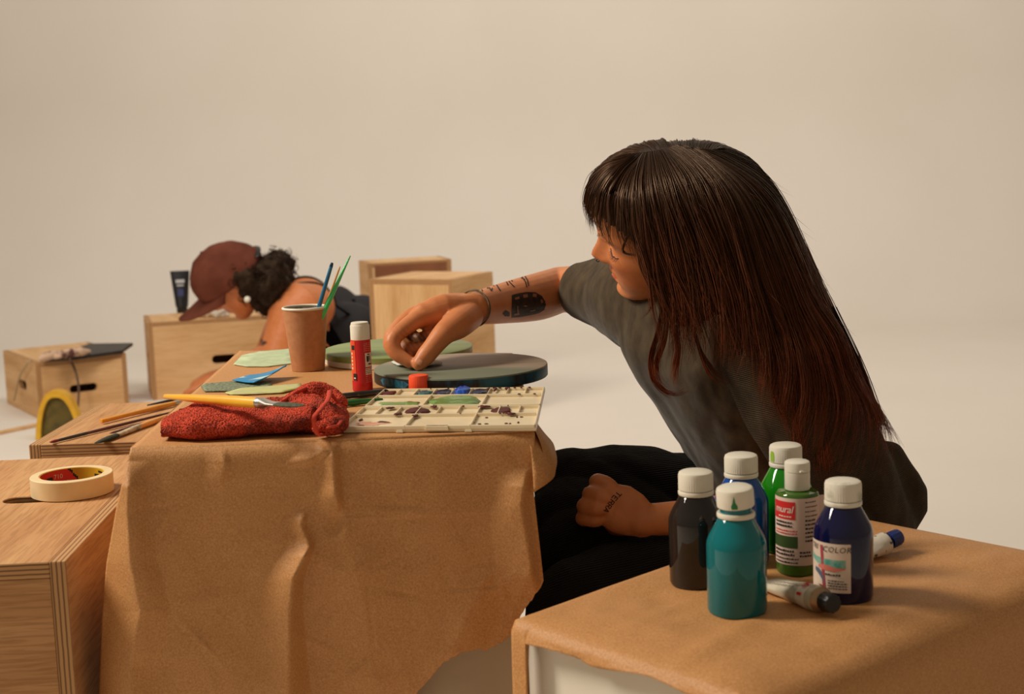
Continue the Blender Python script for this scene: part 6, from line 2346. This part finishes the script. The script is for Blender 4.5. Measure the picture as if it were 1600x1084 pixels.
# ---------------------------------------------------------------- person bending down in the distance
def second_person():
    Yp = 4.98
    sc = 1.14
    f, u = (-.66, -.10, -.74), (-.68, -.40, .58)
    tr, R, inv = head_frame(f, u, D(377, 499, Yp), (.09, 0, .010), sc)
    T = thing('person', 'person in maroon cap and black tank top bending low behind the paper cup', 'person', (D(520, 560, 5.2)[0], 5.2, 0))
    dd = lambda x, y, Y=Yp: D(x, y, Y)
    body = MB()
    hv, hf = head_verts(1.0, 90, 90)
    body.add(tr(hv), hf)
    ears(body, tr, .6)
    neck0 = tr([(-.03, 0, .06)])[0]
    tube(body, [tr([(-.02, 0, .10)])[0], neck0, dd(432, 462, 5.02), dd(455, 478, 5.05)], [.06, .058, .062, .075], 24)
    sh, el = dd(466, 484, 4.93), dd(432, 560, 4.86)
    wr = dd(350, 590, 4.95)
    tube(body, [dd(486, 480, 4.98), sh, sh * .5 + el * .5, el], [.085, .098, .080, .062], 28)
    tube(body, [el, el * .5 + wr * .5, wr], [.062, .056, .036], 24)
    # far arm
    shf, elf, wrf = dd(470, 470, 5.30), dd(420, 560, 5.33), dd(345, 592, 5.15)
    tube(body, [dd(490, 478, 5.2), shf, elf], [.085, .085, .06], 24)
    tube(body, [elf, elf * .5 + wrf * .5, wrf], [.06, .052, .036], 24)
    for w_ in (wr, wrf):
        tube(body, [w_, w_ + (-.05, 0, -.02), w_ + (-.08, 0, -.03)], [.036, .042, .036], 18)
        for k in range(4):
            b = w_ + np.array((-.08, -.03 + .02 * k, -.03))
            tube(body, [b, b + (-.04, 0, -.012), b + (-.065, 0, -.045)], [.013, .012, .009], 12)
        b = w_ + np.array((-.03, -.03, -.02))
        tube(body, [b, b + (-.03, -.03, -.015), b + (-.06, -.035, -.035)], [.015, .013, .010], 12)
    # trunk, thighs folded, shins on the floor
    hip = np.array((-.575, 5.24, .33))
    a = np.array((.12, .98, .05))
    secs = [(dd(452, 474, 5.08), a * .09, np.array((.03, 0, .05))), (dd(476, 482, 5.11), a * .175, np.array((-.04, 0, .085))), (dd(520, 508, 5.15), a * .17, np.array((-.055, 0, .11))), (dd(552, 520, 5.20), a * .15, np.array((-.06, 0, .10))), (hip, a * .18, np.array((-.06, 0, .12))), (hip + (.08, .01, -.06), a * .12, np.array((-.03, 0, .06)))]
    loft(body, secs, 40, 40)
    for s in (-1, 1):
        hp = hip + a * (.09 * s) + (0, 0, -.03)
        kn = np.array((-.93, 5.24 + .15 * s, .10))
        an = np.array((-.60, 5.22 + .11 * s, .065))
        tube(body, [hp, hp * .5 + kn * .5, kn], [.10, .085, .065], 24)
        tube(body, [kn, kn * .5 + an * .5, an], [.062, .060, .042], 24)
        tube(body, [an, an + (.08, 0, -.018), an + (.16, 0, -.03)], [.042, .038, .026], 18)
    V, F = fuse(body, 0.0055, 3)
    o = obj('body', MB().add(V, F), m_skin, T, smooth=180)
    tint = np.ones((len(V), 3)) * (0.96, 0.88, 0.80)
    L = inv(V)
    lips = (L[:, 0] > .08) & (np.abs(L[:, 1]) < .022) & (L[:, 2] > .05) & (L[:, 2] < .074)
    tint[lips] *= (.8, .6, .6)
    for y in (-.031, .031):
        e = np.exp(-((L[:, 1] - y) / .012)**2 - ((L[:, 2] - .112) / .0035)**2) * (L[:, 0] > .06)
        tint *= 1 - .75 * e[:, None]
    c = dd(412, 534, 4.83)
    set_tint(o, tint)
    skin = Skin(V, F)
    mb = MB()
    for k in range(5):
        skin.ribbon(mb, [(408 + k * 1.6, 530 + k), (410 + k * 1.6, 540 - k)], 3, lift=.001)
    if mb.n:
        obj('tattoo', mb, material('arm_ink', (70, 50, 44), 0.6), o, smooth=180)
    # tank top
    tk = MB()
    g = .010
    tsec = [(secs[2][0] * .40 + secs[1][0] * .60 + (.03, 0, 0), a * .176, np.array((-.05, 0, .098)))]
    tsec += [(c_, a_ * (1 + g / .17), b_ * 1.09) for c_, a_, b_ in secs[2:5]]
    loft(tk, tsec, 44, 30)
    V2, F2 = fuse(tk, .006, 3)
    V2 = V2 + vnormals(V2, F2) * (nz(V2, 9, 3, 2) * .006)[:, None]
    m_tank = material('black_tank', (6, 5, 5), 0.9, (9, 8, 7), 20, spec=0.05)
    to = obj('tank_top', MB().add(V2, F2), m_tank, T, smooth=180)
    for pts in ([dd(428, 452, 4.99), dd(446, 440, 4.985), dd(470, 434, 4.99), dd(500, 441, 5.0), dd(528, 458, 5.02), dd(550, 478, 5.04)], [dd(440, 446, 5.24), dd(470, 434, 5.26), dd(510, 448, 5.28), dd(545, 476, 5.26)]):
        # strap lies on the skin
        mb = MB()
        bt = BVHTree.FromPolygons([tuple(v) for v in V], F)
        q = []
        for p in catmull(pts, 24):
            h = bt.find_nearest(Vector(p))
            q.append(np.array(h[0] + h[1] * .003))
        tube(mb, q, .007, 10, flat=0.6)
        obj('strap', mb, m_tank, to, smooth=180)
    # trousers
    tp = MB()
    loft(tp, [(secs[4][0] * .7 + secs[3][0] * .3, a * .185, np.array((-.07, 0, .125))), (hip, a * .20, np.array((-.07, 0, .135))), (hip + (.09, .01, -.07), a * .14, np.array((-.04, 0, .075)))], 40, 20)
    for s in (-1, 1):
        hp = hip + a * (.09 * s) + (0, 0, -.03)
        kn = np.array((-.93, 5.24 + .15 * s, .10))
        an = np.array((-.63, 5.22 + .11 * s, .068))
        tube(tp, [hp, hp * .5 + kn * .5, kn], [.115, .10, .078], 24)
        tube(tp, [kn, kn * .5 + an * .5, an], [.074, .07, .056], 24)
    V2, F2 = fuse(tp, .007, 3)
    V2[:, 2] = np.maximum(V2[:, 2], .003)
    obj('trousers', MB().add(V2, F2), material('dark_trousers', (36, 33, 34), 0.9), T, smooth=180)
    # cap: dome with panel seams, brim, back strap opening
    m_cap = material('maroon_cotton', (92, 47, 34), 0.9, (108, 58, 43), 14, bump=0.2, bscale=300, spec=0.15)
    mb = MB()
    nlat, nlon = 26, 72
    tilt = -0.10

    def dome(th, ph, k=1.0):
        x, y, z = .110 * k * math.cos(th) * math.cos(ph) - .004, .086 * k * math.sin(th) * math.cos(ph), .108 * k * math.sin(ph)
        seam = 1 - .012 * math.exp(-((((th / (PI / 3)) + 6.5) % 1 - .5) / .02)**2) * math.cos(ph)
        fr_ = .010 * max(0, math.cos(th))**2 * math.cos(ph * 1.2)**2
        return np.array((x * seam + fr_, y * seam, z)) + np.array((tilt * 0 + .002, 0, .132 + x * .16))
    Gd = np.array([[dome(th, ph) for ph in np.linspace(-.12, PI / 2, nlat)] for th in np.linspace(0, 2 * PI, nlon + 1)])
    Gn = nz(Gd.reshape(-1, 3), 34, 5, 2).reshape(Gd.shape[:2])
    cdir = Gd - np.array((0, 0, .13))
    Gd = Gd + cdir / np.linalg.norm(cdir, axis=2)[..., None] * (Gn * .0028)[..., None]
    gridmesh(mb, tr(Gd.reshape(-1, 3)).reshape(Gd.shape))
    co = obj('cap', mb, m_cap, T, smooth=180, solid=0.003)
    co['label'] = 'maroon baseball cap'
    mb = MB()
    b = dome(0, PI / 2)
    tube(mb, tr([b + (0, 0, -.003), b + (0, 0, .001)]), .006, 16, smooth_path=False)
    obj('button', mb, m_cap, co, smooth=180)
    mb = MB()
    nb = 40
    Gb = []
    for th in np.linspace(-1.15, 1.15, nb):
        e = dome(th, -.08)
        row = []
        for s in np.linspace(0, 1, 12):
            reach = .086 * (math.cos(th * 1.25)**0.6 if abs(th) < 1.25 else 0)
            row.append(e + np.array((reach * s, 0, -.006 * s * s - .060 * (e[1] / .09)**2 * s + .030 * s)))
        Gb.append(row)
    Gb = np.array(Gb)
    gridmesh(mb, tr(Gb.reshape(-1, 3)).reshape(Gb.shape), flip=True)
    obj('brim', mb, m_cap, co, smooth=180, solid=0.004)
    mb = MB()
    e = [dome(th, -.02) * np.array((1, 1, 1)) for th in np.linspace(PI - .55, PI + .55, 14)]
    tube(mb, tr(np.array(e) * (1.03, 1.03, 1) + (0, 0, .004)), .010, 10, flat=.35)
    obj('back_strap', mb, m_black, co, smooth=180)
    # curly hair
    m_h2 = material('black_curls', (26, 17, 12), 0.6, (36, 23, 16), 60, spec=0.3, tintspec=(1.0, 0.65, 0.4))
    mb = MB()
    for (x, y, Y, r) in ((362, 439, 4.90, .034), (382, 436, 4.88, .042), (354, 446, 4.93, .034), (372, 447, 4.91, .042), (396, 445, 4.90, .052), (418, 446, 4.92, .070), (424, 425, 4.95, .062), (405, 425, 4.95, .06), (436, 414, 5.0, .05), (415, 466, 4.94, .05), (425, 440, 5.08, .07), (400, 440, 5.12, .06), (416, 480, 4.96, .035)):
        tube(mb, [dd(x - 3, y, Y), dd(x + 3, y, Y)], r, 20)
    V3, F3 = fuse(mb, .007, 2)
    V3 = V3 + vnormals(V3, F3) * (nz(V3, 26, 2, 2) * .014)[:, None]
    hb = obj('hair', MB().add(V3, F3), m_h2, T, smooth=180)
    hb['label'] = 'black curly hair'
    rg = np.random.default_rng(21)
    N3 = vnormals(V3, F3)
    P3 = []
    hc = tr([(-.02, 0, .12)])[0]
    for i in rg.choice(len(V3), 520):
        p, n = V3[i], N3[i]
        if n[1] > .75:
            continue
        ax = n * .8 + rg.normal(size=3) * .45
        ax /= np.linalg.norm(ax)
        e1 = np.cross(ax, rg.normal(size=3))
        e1 /= np.linalg.norm(e1)
        e2 = np.cross(ax, e1)
        t = np.linspace(0, 1, 26)
        rr = rg.uniform(.006, .012)
        L = rg.uniform(.010, .034)
        w = rg.uniform(1.0, 2.2) * 2 * PI
        P3.append(p - n * .006 + ax * (L * t)[:, None] + (e1 * np.cos(w * t)[:, None] + e2 * np.sin(w * t)[:, None] - e1) * rr)
    P3 = np.array(P3)
    strands('curls', P3, np.full(len(P3), .0016), m_h2, hb)
    # white earring
    mb = MB()
    c = dd(386.5, 467.5, 4.835)
    tube(mb, [c + (0, -.004, 0), c + (0, .004, 0)], .0105, 16, smooth_path=False)
    obj('earring', mb, m_white_plastic, o, smooth=60)


second_person()
